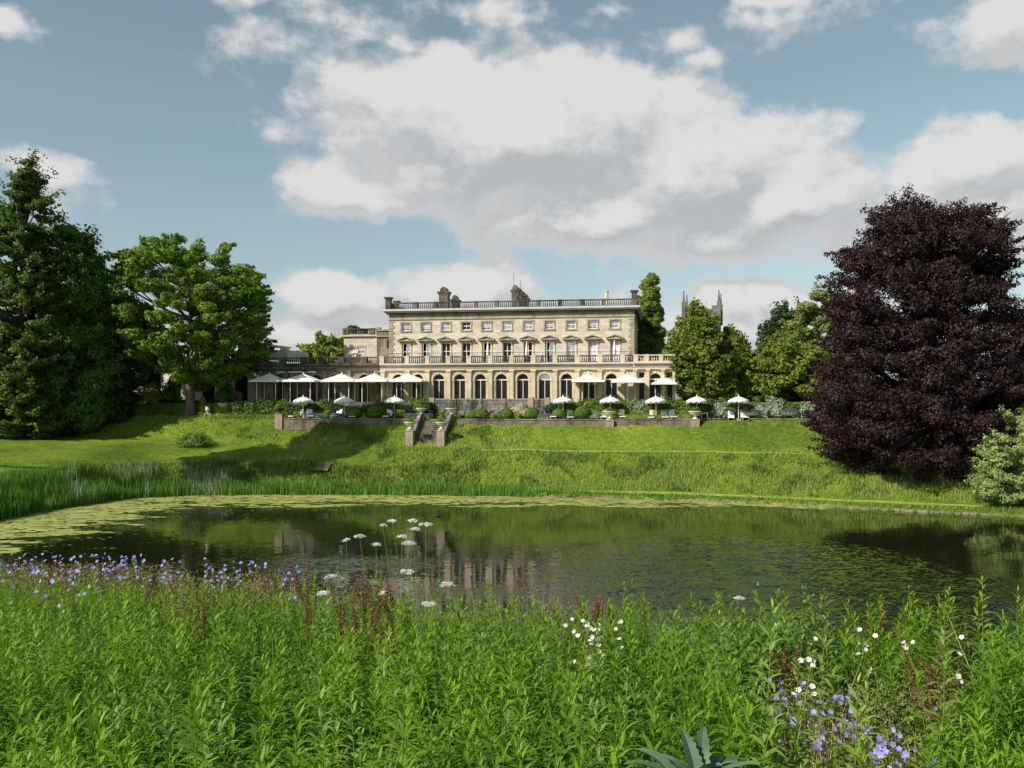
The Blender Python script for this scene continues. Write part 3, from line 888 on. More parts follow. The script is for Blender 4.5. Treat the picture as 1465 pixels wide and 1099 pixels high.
for i, c in enumerate(uc):
    # second floor sash
    za, zb = HZ(z2a), HZ(z2b)
    mb = MB(); bar_frame(mb, c - .52, c + .52, za, zb, .16, 2, [za + (zb - za) * .5, za + (zb - za) * .5 + .06], .045, .09)
    w_ = mb.build('sash_window', M['white'], house)
    lo = za + (.28 if i in (0, 1, 4, 7, 9) else .05)
    p = MB().box(c - .45, c + .45, .185, .20, lo, zb - .05)
    if lo > za + .1:
        MB().box(c - .45, c + .45, .18, .215, lo - .06, lo).build('sash_rail', M['white'], w_)
    p.build('pane', M['glass_sky'] if i != 3 else M['glass_dark'], w_)
    if i % 3 != 0:
        MB().box(c - .45, c + .45, .26, .28, zb - .5, zb - .02).build('blind', M['curtain'], w_)
    mb = MB()
    e = .15
    mb.box(c - .52 - e, c - .52, -.05, .10, za - .02, zb); mb.box(c + .52, c + .52 + e, -.05, .10, za - .02, zb)
    mb.box(c - .52 - e - .04, c + .52 + e + .04, -.06, .10, zb, zb + .16)
    mb.box(c - .52 - e - .05, c + .52 + e + .05, -.10, .12, za - .16, za - .02)
    mb.box(c - .52 - e - .05, c - .52, -.057, -.05, zb - .3, zb); mb.box(c + .52, c + .52 + e + .05, -.057, -.05, zb - .3, zb)
    mb.build('surround', M['quoin'], w_)
    # first floor french window
    za, zb = HZ(z1a), HZ(z1b)
    mb = MB(); bar_frame(mb, c - .52, c + .52, za, zb, .2, 2, [za + 1.55], .07, .09)
    w_ = mb.build('french_window', M['white'], house)
    stt = state1[i]
    if stt == 'dark': MB().box(c - .45, c + .45, .225, .24, za + .05, zb - .05).build('pane', M['glass_dark'], w_)
    elif stt == 'sky': MB().box(c - .45, c + .45, .225, .24, za + .05, zb - .05).build('pane', M['glass_sky'], w_)
    elif stt == 'curtain':
        MB().box(c - .45, c + .45, .225, .24, za + .05, zb - .05).build('pane', M['curtain'], w_)
    elif stt == 'half': MB().box(c + .02, c + .45, .225, .24, za + .05, zb - .05).build('pane', M['glass_sky'], w_)
    if stt in ('open', 'half'):
        mb = MB(); x = c - .45
        bar_frame(mb, 0, .45, za + .05, zb - .05, 0, 1, [za + 1.55], .05, .06)
        o = mb.build('open_casement', M['white'], w_); o.location = (x, .2, 0); o.rotation_euler = (0, 0, R(-70))
    mb = MB(); e = .17
    mb.box(c - .52 - e, c - .52, -.06, .12, za, zb); mb.box(c + .52, c + .52 + e, -.06, .12, za, zb)
    mb.box(c - .52 - e, c + .52 + e, -.06, .12, zb, zb + .2)
    mb.build('surround', M['trim'], w_)
    zp = zb + .22
    mb = MB(); hw = .98
    mb.box(c - .60, c - .52 + .02, -.22, -.062, zp - .42, zp); mb.box(c + .50, c + .60, -.22, -.062, zp - .42, zp)
    mb.box(c - hw, c + hw, -.42, 0.0, zp, zp + .11)
    mb.prism([(c - hw * .92, zp + .112), (c + hw * .92, zp + .112), (c, zp + .40)], -.28, 0)
    for s_ in (-1, 1):
        mb.prism([(c + s_ * hw, zp + .112), (c + s_ * hw, zp + .20), (c, zp + .55), (c, zp + .43)][::s_], -.45, 0)
    mb.build('pediment', M['quoin'], w_)
# closed parasols on the first floor terrace
for n_, x in enumerate((698, 753.5, 879)):
    u, _ = fp(x, 500, -1.6)
    o = empty('folded_parasol', W(u, -1.6, ZT), ['folded pale parasol standing before the fifth upper french window', 'folded pale parasol standing before the seventh upper french window', 'folded pale parasol standing before the last upper french window at right'][n_], 'parasol', 'folded parasols on the upper terrace', TH)
    MB().lathe([(.12, .9), (.2, 1.1), (.13, 1.8), (.05, 2.45), (.01, 2.6)], n=8).build('folded_canopy', M['canvas'], o, smooth=True)
    MB().tube([(0, 0, .02), (0, 0, 2.3)], .025, 6).build('pole', M['white'], o)
    MB().lathe([(.25, 0), (.25, .06), (.05, .08)]).build('base', M['iron'], o)

# --- ground floor: arcade
AL, AR = fu(363.6, VA), fu(966, VA)
UM = fu(545, VA)                            # where the clean bays begin
UP = fu(906, VA)                            # right pavilion begins
za0 = 0.0
zar = HZ(fp(735, 529.5, VA)[1])             # top of wall under the entablature
bay_px = [569.5, 597.8, 627.5, 657.3, 687, 717.2, 747.8, 779, 810.5, 842.3, 874.7]
left_px = [398.5, 424, 452.7, 479, 521]
HW = .66
zsp = HZ(fp(735, 543.5, VA)[1])
def arch_wall(mb, u0, u1, z0, z1, v0, v1, openings, rects=(), n=12):
    """openings: (uc, halfwidth, spring z); rects: (ua, ub, za, zb)"""
    cols = [(c - hw, c + hw, 'a', (c, hw, sp)) for c, hw, sp in openings] + [(r[0], r[1], 'r', r) for r in rects]
    u = u0
    grp = {}
    for a, b_, k_, d in cols: grp.setdefault((round(a, 3), round(b_, 3)), []).append((k_, d))
    for (a, b_), ds in sorted(grp.items()):
        if a > u: mb.box(u, a, v0, v1, z0, z1)
        if ds[0][0] == 'a':
            c, hw, sp = ds[0][1]
            for i in range(n):
                t0, t1 = PI - PI * i / n, PI - PI * (i + 1) / n
                xa, xb = c + hw * math.cos(t0), c + hw * math.cos(t1)
                ya, yb = sp + hw * math.sin(t0), sp + hw * math.sin(t1)
                mb.prism([(xa, ya), (xb, yb), (xb, z1), (xa, z1)], v0, v1)
        else:
            z = z0
            for _, r in sorted(ds, key=lambda q: q[1][2]):
                if r[2] > z: mb.box(a, b_, v0, v1, z, r[2])
                z = r[3]
            mb.box(a, b_, v0, v1, z, z1)
        u = b_
    if u < u1: mb.box(u, u1, v0, v1, z0, z1)
bays = [fu(x, VA) for x in bay_px]
lbays = [fu(x, VA) for x in left_px]
mb = MB(); arch_wall(mb, UM, UP, 0, zar, VA, VA + .5, [(c, HW, zsp) for c in bays]); mb.build('arcade_wall', M['arcade'], house)
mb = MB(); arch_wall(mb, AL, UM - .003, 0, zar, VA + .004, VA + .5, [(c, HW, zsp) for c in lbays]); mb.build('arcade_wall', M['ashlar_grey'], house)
pav_c = fu(937.5, VA)
rl, rr = fu(918, VA), fu(958, VA)
zr0, zr1, zr2, zr3 = .9, HZ(fp(940, 548, VA)[1]), HZ(fp(940, 541, VA)[1]), HZ(fp(940, 532.5, VA)[1])
rects = []
for c in (rl, rr):
    rects += [(c - .33, c + .33, .35, zr1), (c - .33, c + .33, zr2, zr3)]
mb = MB(); arch_wall(mb, UP + .003, AR, 0, zar, VA - .25, VA + .5, [(pav_c, .66, zsp)], rects); mb.build('arcade_wall', M['arcade'], house)
# back room walls so that the openings look into dark rooms
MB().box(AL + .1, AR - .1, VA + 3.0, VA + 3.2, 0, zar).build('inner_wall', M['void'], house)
MB().box(AL, AL + .4, VA + .5, 16, 0, zar).build('side_wall', M['ashlar_grey'], house)
MB().box(AR - .4, AR, VA + .5, 10, 0, zar).build('side_wall', M['arcade'], house)
MB().box(AL + .4, AR - .4, VA + .5, 16, HZ(ZT) - .33, HZ(ZT) - .05).build('terrace_floor', M['slate'], house)
MB().box(AL + .4, AR - .4, VA + .55, 9, -.02, .02).build('floor_slab', M['slate'], house)
# entablature
for (a, b_, dv0, mt, mf) in ((UM, UP, 0, M['trim'], M['arcade']), (AL - .02, UM - .004, .003, M['weather_shade'], M['ashlar_grey']), (UP + .004, AR + .02, -.25, M['trim'], M['arcade'])):
    mb = MB()
    mb.box(a, b_, VA - .30 + dv0, VA + .5, zar, zar + .22)
    mb.box(a, b_, VA - .36 + dv0, VA + .5, zar + .22, zar + .28)
    mb.build('architrave', mt, house)
    MB().box(a, b_, VA - .26 + dv0, VA + .5, zar + .28, HZ(ZT) - .30).build('frieze', mf, house)
    mb = MB()
    mb.box(a - .0, b_ + .0, VA - .45 + dv0, VA + .5, HZ(ZT) - .30, HZ(ZT) - .16)
    mb.box(a, b_, VA - .66 + dv0, VA + .5, HZ(ZT) - .16, HZ(ZT) - .0)
    mb.build('terrace_cornice', M['cornice'] if dv0 <= 0 else M['weather_shade'], house)
zt0 = HZ(ZT)
# balustrade piers follow the bays
pus = [(bays[i] + bays[i + 1]) / 2 for i in range(len(bays) - 1)]
pus += [bays[-1] + (bays[-1] - bays[-2]) / 2]
balustrade('terrace_balustrade', house, ((UM, VA - .32), (UP, VA - .32)), zt0, .80, [p - UM for p in pus] + [.25], M['weather_shade'], pier_w=.5, pier_mat=M['trim'])
lp = [fu(x, VA) for x in (367, 381, 407, 436, 462, 490, 522)]
balustrade('terrace_balustrade', house, ((AL, VA - .315), (UM - .004, VA - .315)), zt0, .80, [p - AL for p in lp], M['weather_shade'], pier_w=.75)
balustrade('terrace_balustrade', house, ((UP + .004, VA - .47), (AR, VA - .47)), zt0, .80, [.3, (AR - UP) * .32, (AR - UP) * .66, AR - UP - .3], M['trim'], pier_w=.5)
# thin iron railing above the balustrade
mb = MB()
ra, rb_ = fu(553, -3.2), fu(906, -3.2)
zrail = HZ(fp(735, 504.5, -3.2)[1])
mb.tube([(ra, -3.2, zrail), (rb_, -3.2, zrail)], .022, 5)
u = ra
while u <= rb_: mb.tube([(u, -3.2, zt0 - .05), (u, -3.2, zrail)], .018, 5); u += 1.3
mb.build('terrace_railing', M['iron'], house)
mb = MB()
ra, rb_ = fu(908, 3), fu(968, 3); z_ = HZ(fp(940, 500, 3)[1])
for zz in (z_, z_ - .9): mb.tube([(ra, 3, zz), (rb_, 3, zz)], .03, 5)
u = ra
while u <= rb_: mb.tube([(u, 3, zt0 - .05), (u, 3, z_)], .018, 4); u += .16
mb.build('terrace_railing', M['iron'], house)
# pilasters
def pilaster(u, v, w_, mat):
    mb = MB()
    mb.box(u - w_ / 2, u + w_ / 2, v - .27, v, .30, zar - .26)
    mb.box(u - w_ / 2 - .05, u + w_ / 2 + .05, v - .32, v, .15, .30); mb.box(u - w_ / 2 - .08, u + w_ / 2 + .08, v - .36, v, 0, .15)
    mb.box(u - w_ / 2 - .03, u + w_ / 2 + .03, v - .30, v, zar - .26, zar - .16)
    mb.box(u - w_ / 2 - .09, u + w_ / 2 + .09, v - .36, v, zar - .16, zar - .002)
    return mb.build('pilaster', mat, house)
for i, p in enumerate(pus): pilaster(p, VA, .42, M['trim'] if p > fu(640, VA) else M['arcade'])
for x in (548,): pilaster(fu(x, VA), VA, .5, M['arcade'])
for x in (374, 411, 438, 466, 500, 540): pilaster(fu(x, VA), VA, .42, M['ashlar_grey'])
for x in (909, 927, 948.5, 964): pilaster(fu(x, VA - .25), VA - .25, .28, M['trim'])
# doors in the arches
def arch_door(c, v, mullion=True, hw=HW, blue=False, trimmat=None, frame=True):
    t0 = MB()
    if frame:
        bar_frame(t0, c - hw, c + hw, .02, zsp, v + .25, 2, [], .06, .055)
        t0.box(c - hw, c + hw, v + .235, v + .32, zsp, zsp + .07)
        arcn = 12
        for i in range(arcn):
            a0, a1 = PI * i / arcn, PI * (i + 1) / arcn
            t0.prism([(c + hw * math.cos(a0), zsp + hw * math.sin(a0)), (c + hw * math.cos(a1), zsp + hw * math.sin(a1)),
                      (c + (hw - .05) * math.cos(a1), zsp + (hw - .05) * math.sin(a1)), (c + (hw - .05) * math.cos(a0), zsp + (hw - .05) * math.sin(a0))], v + .25, v + .31)
    else:
        t0.box(c - hw, c - hw + .07, v + .25, v + .31, .02, zsp); t0.box(c + hw - .07, c + hw, v + .25, v + .31, .02, zsp)
        t0.box(c - hw, c + hw, v + .24, v + .32, zsp, zsp + .05)
    d = t0.build('arched_door', M['white'] if frame else M['weather_shade'], house)
    MB().box(c - hw + .02, c + hw - .02, v + .275, v + .285, .05, zsp).build('pane', M['glass_dark'], d)
    arc = [(c + (hw - .02) * math.cos(PI * i / 12), zsp + .002 + (hw - .02) * math.sin(PI * i / 12)) for i in range(13)]
    MB().prism(arc, v + .276, v + .286).build('fanlight', M['glass_sky'] if blue else M['glass_dark'], d)
    s_ = MB()
    n = 14; r0, r1 = hw + .01, hw + .24
    for i in range(n):
        a0, a1 = PI * i / n, PI * (i + 1) / n
        s_.prism([(c + r1 * math.cos(a0), zsp + r1 * math.sin(a0)), (c + r1 * math.cos(a1), zsp + r1 * math.sin(a1)),
                  (c + r0 * math.cos(a1), zsp + r0 * math.sin(a1)), (c + r0 * math.cos(a0), zsp + r0 * math.sin(a0))], v - .07, v)
    s_.box(c - r1 - .06, c - hw + .02, v - .10, v + .2, zsp - .14, zsp - .002); s_.box(c + hw - .02, c + r1 + .06, v - .10, v + .2, zsp - .14, zsp - .002)
    s_.box(c - r1, c - hw, v - .035, v, .02, zsp - .14); s_.box(c + hw, c + r1, v - .035, v, .02, zsp - .14)
    s_.prism([(c - .09, zsp + hw), (c + .09, zsp + hw), (c + .13, zsp + r1 + .08), (c - .13, zsp + r1 + .08)], v - .12, v - .071)
    s_.build('arch_surround', trimmat or M['trim'], d)
    return d
for i, c in enumerate(bays): arch_door(c, VA, blue=(i == 7), frame=i > 1)
for i, c in enumerate(lbays):
    arch_door(c, VA + .004, trimmat=M['ashlar_grey'], frame=False)
arch_door(pav_c, VA - .25)
for c in (rl, rr):
    for (a, b_) in ((.35, zr1), (zr2, zr3)):
        mb = MB(); bar_frame(mb, c - .33, c + .33, a, b_, VA + .05, 1, [], .04, .05)
        w_ = mb.build('side_window', M['white'], house)
        MB().box(c - .29, c + .29, VA + .07, VA + .08, a + .03, b_ - .03).build('pane', M['glass_dark'], w_)
# round finial above the right end of the bays, wall lamps
# --- left wing behind the terrace
vw_ = 5.0
wl, wr = fu(492, vw_), fu(541, vw_)
wt = HZ(fp(520, 481.5, vw_)[1])
wz0, wz1 = HZ(fp(515, 505.5, vw_)[1]), HZ(fp(515, 496, vw_)[1])
wc = fu(516.5, vw_)
mb = MB(); wall_grid(mb, wl, wr, zt0 - .3, wt, vw_, vw_ + .4, [(wc - .45, wc + .45, wz0, wz1)]); mb.build('wing_wall', M['ashlar'], house)
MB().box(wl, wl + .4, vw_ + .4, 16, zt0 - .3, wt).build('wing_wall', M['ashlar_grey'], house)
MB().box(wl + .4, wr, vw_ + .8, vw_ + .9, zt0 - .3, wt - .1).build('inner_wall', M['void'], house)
mb = MB(); mb.box(wl - .25, wr, vw_ - .25, 16, wt, wt + .25); mb.build('wing_cornice', M['trim'], house)
mb = MB(); bar_frame(mb, wc - .45, wc + .45, wz0, wz1, vw_ + .1, 2, [(wz0 + wz1) / 2], .05, .07)
w_ = mb.build('sash_window', M['white'], house); MB().box(wc - .4, wc + .4, vw_ + .12, vw_ + .13, wz0 + .03, wz1 - .03).build('pane', M['glass_sky'], w_)
mb = MB(); mb.box(wc - .62, wc - .45, vw_ - .05, vw_ + .1, wz0 - .1, wz1 + .15); mb.box(wc + .45, wc + .62, vw_ - .05, vw_ + .1, wz0 - .1, wz1 + .15)
mb.box(wc - .45, wc + .45, vw_ - .05, vw_ + .1, wz1, wz1 + .15); mb.build('surround', M['trim'], w_)
balustrade('wing_balustrade', house, ((wl - .1, vw_ - .1), (wr, vw_ - .1)), wt + .25, .75, [.35, 3.9], M['weather_shade'], pier_w=.6)
mb = MB()
a, b_ = fu(493, vw_), fu(515, vw_ + 2)
zz = HZ(fp(500, 470, vw_)[1])
mb.box(a + .9, b_ + .4, vw_ + 2, vw_ + 4, wt + .25, zz); mb.box(a + .75, b_ + .55, vw_ + 1.85, vw_ + 4.15, zz, zz + .15)
mb.box(a, a + .6, vw_ - .3, vw_ + .3, wt + .25, zz + .05); mb.build('chimney', M['weather_shade'], house)
a, b_ = fu(539, 2.5), fu(558, 2.5)
zz = HZ(fp(548, 473.5, 2.5)[1])
mb = MB(); mb.box(a, -.06, 2.5, 9, zt0 - .3, zz); mb.build('link_wall', M['ashlar_grey'], house)
mb = MB(); mb.box(a - .15, -.065, 2.35, 9.1, zz, zz + .2); mb.box(a - .1, -.07, 2.3, 2.8, zz - .75, zz - .6); mb.box(a - .1, a + .45, 2.3, 3, zz + .2, zz + .45); mb.build('link_cornice', M['quoin'], house)
u, _ = fp(555, 500, 2.45)
MB().box(u - .13, u + .13, 2.45, 2.497, HZ(fp(555, 498, 2.5)[1]), HZ(fp(555, 486, 2.5)[1])).build('slit_window', M['glass_dark'], house)
# small striped awning on the wing terrace
u0_, z0_ = fp(495, 500, 2.5); u1_, z1_ = fp(511, 491, 3.0)
aw = empty('garden_awning', W(u0_, 2.5, ZT), 'small striped awning beside the left wing window', 'awning', rz=TH)
mb = MB(); nn = 5
for i in range(nn):
    a, b_ = (u1_ - u0_) * i / nn, (u1_ - u0_) * (i + .5) / nn
    h0, h1 = 1.2, 2.1
    mb.v += [(a, 0, h0 - .03), (b_, 0, h0 - .03), (b_, 1.3, h1 - .03), (a, 1.3, h1 - .03), (a, 0, h0), (b_, 0, h0), (b_, 1.3, h1), (a, 1.3, h1)]
    q = len(mb.v) - 8
    mb.f += [(q, q + 1, q + 2, q + 3), (q + 4, q + 5, q + 6, q + 7), (q, q + 1, q + 5, q + 4), (q + 1, q + 2, q + 6, q + 5), (q + 3, q, q + 4, q + 7)]
mb.build('stripes', M['canvas'], aw)
mb = MB(); wdt = u1_ - u0_
mb.v += [(0, 0, h0 - .06), (wdt, 0, h0 - .06), (wdt, 1.3, h1 - .06), (0, 1.3, h1 - .06)]; mb.f += [(0, 1, 2, 3)]
mb.tube([(0.05, .05, 0), (0.05, .05, h0)], .03); mb.tube([(wdt - .05, .05, 0), (wdt - .05, .05, h0)], .03)
mb.build('frame', M['teak'], aw)

# ------------------------------------------------------------------ white garden wing at left
vp = -1.0
pv = empty('garden_pavilion', W(fu(230, vp), vp, BASE), 'pale rendered garden building with arches behind the park maple', 'building', rz=TH)
pu0 = fu(230, vp)
def pu(x, y=HY, v=vp): a, z = fp(x, y, v); return a - pu0, z - BASE
L1 = pu(364)[0]; zmid = pu(300, 517)[1]
arches = [(pu(x)[0], .85, pu(300, 545)[1]) for x in (250, 298, 345)]
zsp_save = zsp
mb = MB(); arch_wall(mb, 0, L1, -1.2, zmid, 0, .4, arches); mb.build('lower_wall', M['white_stone'], pv)
# the arches open down to a sill
mb = MB(); mb.box(.0, L1, -.06, .3, -1.25, .25); mb.build('plinth', M['white_stone'], pv)
MB().box(0, L1, 2.4, 2.6, -1, zmid).build('inner_wall', M['void'], pv)
MB().box(-.1, L1 + .1, -.1, 8, zmid, zmid + .2).build('string_course', M['white_stone'], pv)
for c, hw, sp in arches:
    mb = MB(); bar_frame(mb, c - hw, c + hw, .25, sp, .15, 2, [], .06, .06); w_ = mb.build('arched_window', M['iron'], pv)
    arc = [(c + (hw - .02) * math.cos(PI * i / 12), sp + (hw - .02) * math.sin(PI * i / 12)) for i in range(13)]
    MB().prism([(c - hw + .02, .27), (c + hw - .02, .27)] + arc, .18, .19).build('pane', M['glass_dark'], w_)
ua, zt_ = pu(355, 493); ub, _ = pu(405)
ctop = pu(360, 511)[1]
mb = MB(); arch_wall(mb, pu(335)[0], pu(378)[0], zmid + .2, zt_, 1.0, 1.4, [(pu(362)[0], .62, pu(362, 508)[1])]); mb.build('upper_wall', M['white_stone'], pv)
MB().box(pu(335)[0] + .1, pu(378)[0] - .1, 3, 3.1, zmid + .2, zt_ - .1).build('inner_wall', M['void'], pv)
mb = MB(); mb.box(pu(378)[0] + .003, ub, 1.3, 8, zmid + .2, pu(390, 500)[1]); mb.box(pu(391)[0], pu(400)[0], 2, 3, pu(390, 500)[1], pu(390, 496)[1]); mb.build('upper_wall', M['white_stone'], pv)
MB().box(pu(335)[0] - .1, pu(378)[0] + .1, .9, 8, zt_, zt_ + .12).build('parapet_cap', M['white_stone'], pv)
mb = MB(); mb.box(pu(205)[0], pu(290)[0], 1.0, 1.4, zmid + .2, pu(250, 500)[1]); mb.build('upper_wall', M['white_stone'], pv)
o = MB().lathe([(.16, 0), (.27, .45), (.3, .45), (.3, .55), (.24, .55)], n=12).build('flower_pot', M['terracotta'], None, W(pu0 + pu(361)[0], vp - .02 + .45, BASE + zmid + .205))
tag(o, 'terracotta pot on the ledge in the upper arch of the pale building', 'pot')
lw = empty('low_wall', W(fu(178, -3), -3, GARD), 'low pale wall with sloping top half hidden behind the golden shrub', 'wall', rz=TH)
MB().prism([(0, 0), (4.2, 0), (4.2, 3.3), (1.2, 3.9), (0, 3.3)], 0, .4).build('wall_panel', M['white_stone'], lw)

# ------------------------------------------------------------------ church tower
Zc = 190; kk = Zc / F
tw = empty('church_tower', (at(1005, 572, Zc).x, Zc, BASE), 'grey stone church tower with battlements and tall corner pinnacles beyond the yew', 'church', rz=R(-16))
hw = 3.55
ztw = (HY - 450.5) * kk + CAMZ - BASE
MB().box(-hw, hw, -hw, hw, 0, ztw).build('tower_wall', M['church'], tw)
mb = MB(); mb.box(-hw - .15, hw + .15, -hw - .15, hw + .15, ztw, ztw + .25); mb.box(-hw - .1, hw + .1, -hw - .1, hw + .1, ztw - 4.5, ztw - 4.25); mb.build('string_course', M['church'], tw)
for sx, sy in ((0, -1), (0, 1), (-1, 0), (1, 0)):
    mb = MB()
    for i in range(5):
        a = -hw + (2 * hw) * i / 5; b_ = a + 2 * hw / 5
        hgt = 1.3 if i % 2 == 0 else .6
        if sx == 0: mb.box(a, b_, sy * hw - .15 * (1 + sy) , sy * hw + .15 * (1 - sy), ztw + .25, ztw + .25 + hgt)
        else: mb.box(sx * hw - .15 * (1 + sx), sx * hw + .15 * (1 - sx), a, b_, ztw + .252, ztw + .252 + hgt)
    mb.build('battlement', M['church'], tw)
for sx, sy in ((-1, -1), (1, -1), (-1, 1), (1, 1)):
    mb = MB(); x, y = sx * hw, sy * hw
    mb.box(x - .38, x + .38, y - .38, y + .38, ztw - 2, ztw + 2.1)
    mb.lathe([(.42, ztw + 2.1), (.45, ztw + 2.3), (.24, ztw + 2.5), (.10, ztw + 4.3), (.16, ztw + 4.4), (.02, ztw + 4.8)], (x, y, 0), 6)
    mb.build('pinnacle', M['church'], tw)
mb = MB()
for s_ in (-.75, .75): mb.prism([(s_ - .45, ztw - 3.8), (s_ + .45, ztw - 3.8), (s_ + .45, ztw - 1.8), (s_, ztw - 1.1), (s_ - .45, ztw - 1.8)], -hw - .03, -hw + .1)
mb.build('belfry_louvre', M['void'], tw)
# slate roofed outbuilding
ob = empty('slate_outbuilding', at(1086, 572, 128) + Vector((0, 0, -.4)), 'low outbuilding with dark slate roof glimpsed between evergreens at right', 'building', rz=TH)
zr = (HY - 498) * 128 / F + .4
MB().box(-6, 6, 0, 7, 0, zr - 2.2).build('wall', M['church'], ob)
mb = MB(); mb.v += [(-6.2, -.3, zr - 2.3), (6.2, -.3, zr - 2.3), (6.2, 3.5, zr), (-6.2, 3.5, zr), (6.2, 7.3, zr - 2.3), (-6.2, 7.3, zr - 2.3)]
mb.f += [(0, 1, 2, 3), (3, 2, 4, 5), (0, 3, 5), (1, 4, 2)]; mb.build('roof', M['slate'], ob)

# ------------------------------------------------------------------ garden walls, piers, stairs
def wall_thing(label, x0, x1, v, ztop, piers=(), zb=None, th=.45, rough=True, mat='rubble', hl=None, group='low garden walls'):
    u0, u1 = fu(x0, v), fu(x1, v)
    zg = zb if zb is not None else gz(*W((u0 + u1) / 2, v - .5)[:2]) - .6
    o = empty('garden_wall', W(u0, v, zg), label, 'wall', group, TH)
    Lw = u1 - u0
    mb = MB(); rd = random.Random(int(x0))
    n = max(2, int(Lw / .7)); h = ztop - zg - .12
    for i in range(n):
        a, b_ = Lw * i / n, Lw * (i + 1) / n
        mb.box(a, b_, 0, th, 0, h + rd.uniform(-.03, .02))
    mb.build('wall_body', M[mat], o)
    mb = MB(); n = max(2, int(Lw / .95))
    for i in range(n):
        a, b_ = Lw * i / n + .01, Lw * (i + 1) / n - .01
        dz = rd.uniform(-.02, .02)
        mb.box(a, b_, -.06 + rd.uniform(-.015, .015), th + .05, h + .025 + dz, h + .125 + dz)
    mb.build('coping', M['rock'], o)
    return o
def pier_mesh(mb, w_, h, gable=True):
    mb.box(-w_ / 2, w_ / 2, -w_ / 2, w_ / 2, 0, h)
    mb.box(-w_ / 2 - .04, w_ / 2 + .04, -w_ / 2 - .04, w_ / 2 + .04, h, h + .08)
    if gable: mb.lathe([(w_ * .62, h + .08), (w_ * .30, h + .30)], (0, 0, 0), 4)
def pier(label, x, v, zb, zt, w_=.85, gable=False, group='garden gate piers'):
    mb = MB(); pier_mesh(mb, w_, zt - zb - (.30 if gable else .08), gable)
    o = mb.build('stone_pier', M['pier'], None, W(fu(x, v), v, zb)); o.rotation_euler = (0, 0, TH)
    return tag(o, label, 'pier', group)
def leaf_cloud(name, parent, mat, n, r, loc=(0, 0, 0), size=.05, flat=1.0, seed=1, solid=.0, asp=.6, up=.3):
    g = np.random.default_rng(seed)
    d = unit(g.normal(size=(n, 3)))
    rr = g.uniform(solid, 1, n) ** .5 if solid < .8 else g.uniform(solid, 1, n)
    C = d * rr[:, None] * np.array([r, r, r * flat]) + np.array(loc)
    return link(name, quads_mesh(name, C, unit(d + g.normal(size=(n, 3)) * .5 + [0, 0, up]), size, asp, None, g), mat, parent)
def urn(label, loc, s=1.0, plant=True, seed=1, tall=False, dark=False):
    o = empty('stone_urn', loc, label, 'urn', 'stone urns in the garden')
    prof = [(.22, 0), (.22, .06), (.10, .10), (.08, .20), (.13, .24), (.30, .32), (.40, .42), (.43, .50), (.50, .53), (.50, .58), (.42, .58), (.38, .50)]
    if tall: prof = [(.22, 0), (.22, .06), (.09, .12), (.12, .2), (.25, .3), (.33, .5), (.28, .68), (.2, .75), (.34, .86), (.34, .9), (.2, .9)]
    MB().lathe([(a * s, b_ * s) for a, b_ in prof], n=18).build('bowl', M['weather_shade'] if dark else M['white_stone'], o, smooth=True)
    if plant:
        leaf_cloud('planting', o, M['lf_shrub'], 420, .40 * s, (0, 0, .68 * s if not tall else 1.0 * s), .055, .7, seed)
    return o
ZWT = 6.98
wall_thing('low stone retaining wall left of the garden stairs below the box balls', 406, 585, VW, ZWT)
wall_thing('low stone retaining wall right of the stairs up to the pier', 655, 867, VW, ZWT)
wall_thing('low stone wall right of the first right pier under the clipped hedge', 880, 989, VW - .8 + .8, ZWT + .08, zb=5.6)
wall_thing('low stone wall running to the copper beech beyond the second right pier', 1001, 1165, VW + 1.5, ZWT + .12, zb=5.6)
wall_thing('low stone wall left of the left pier in front of the flower border', 303, 395, VW + 2.5, ZWT + .25, zb=5.8)
wall_thing('low dark wall edging the terrace beneath the park maple', 165, 290, VW + 3.2, 7.45, zb=5.8)
pier('square stone pier at the left end of the box ball wall', 400.5, VW + .3, 5.7, 7.45)
pier('weathered stone pier carrying an urn at the right end of the long wall', 872.5, VW + .1, 5.6, 7.1, gable=True)
pier('stone pier carrying the big urn farthest right near the parasol', 994.5, VW + .2, 5.6, 7.05)
pier('small stone pier with pointed cap left of the maple border', 297, VW + 2.7, 6.2, 7.5, w_=.9, gable=True)
pier('stone pier supporting the broad planted urn right of the maple trunk', 320, VW + 3.5, 6.3, 7.75, w_=.8)
pier('small stone pier under the dark urn beside the large ball topiary', 191, VW + 3.6, 6.3, 7.85, w_=.8)
pier('small stone pier under the urn in front of the golden shrub', 212, VW + 3.6, 6.3, 7.85, w_=.8)
def onw(x, v, z): return W(fu(x, v), v, z)
urn('dark stone urn on the pier at the left end of the box ball wall', onw(400.5, VW + .3, 7.45), 1.15, False, dark=True)
urn('pale stone urn with trailing plants on the long wall right pier', onw(872.5, VW + .1, 7.08), 1.25, True, 2)
urn('large pale lidded urn on the farthest right pier', onw(994.5, VW + .2, 7.05), 1.35, True, 3)
urn('dry brown planted urn on the pointed pier left of the maple border', onw(297, VW + 2.7, 7.45), .9, True, 4, True)
urn('broad planted urn on the pier right of the maple trunk', onw(320, VW + 3.5, 7.75), 1.5, True, 5)
urn('dark stone urn beside the large ball topiary', onw(191, VW + 3.6, 7.85), 1.3, True, 6, dark=True)
urn('stone urn in front of the golden shrub', onw(212, VW + 3.6, 7.85), 1.3, True, 7, dark=True)
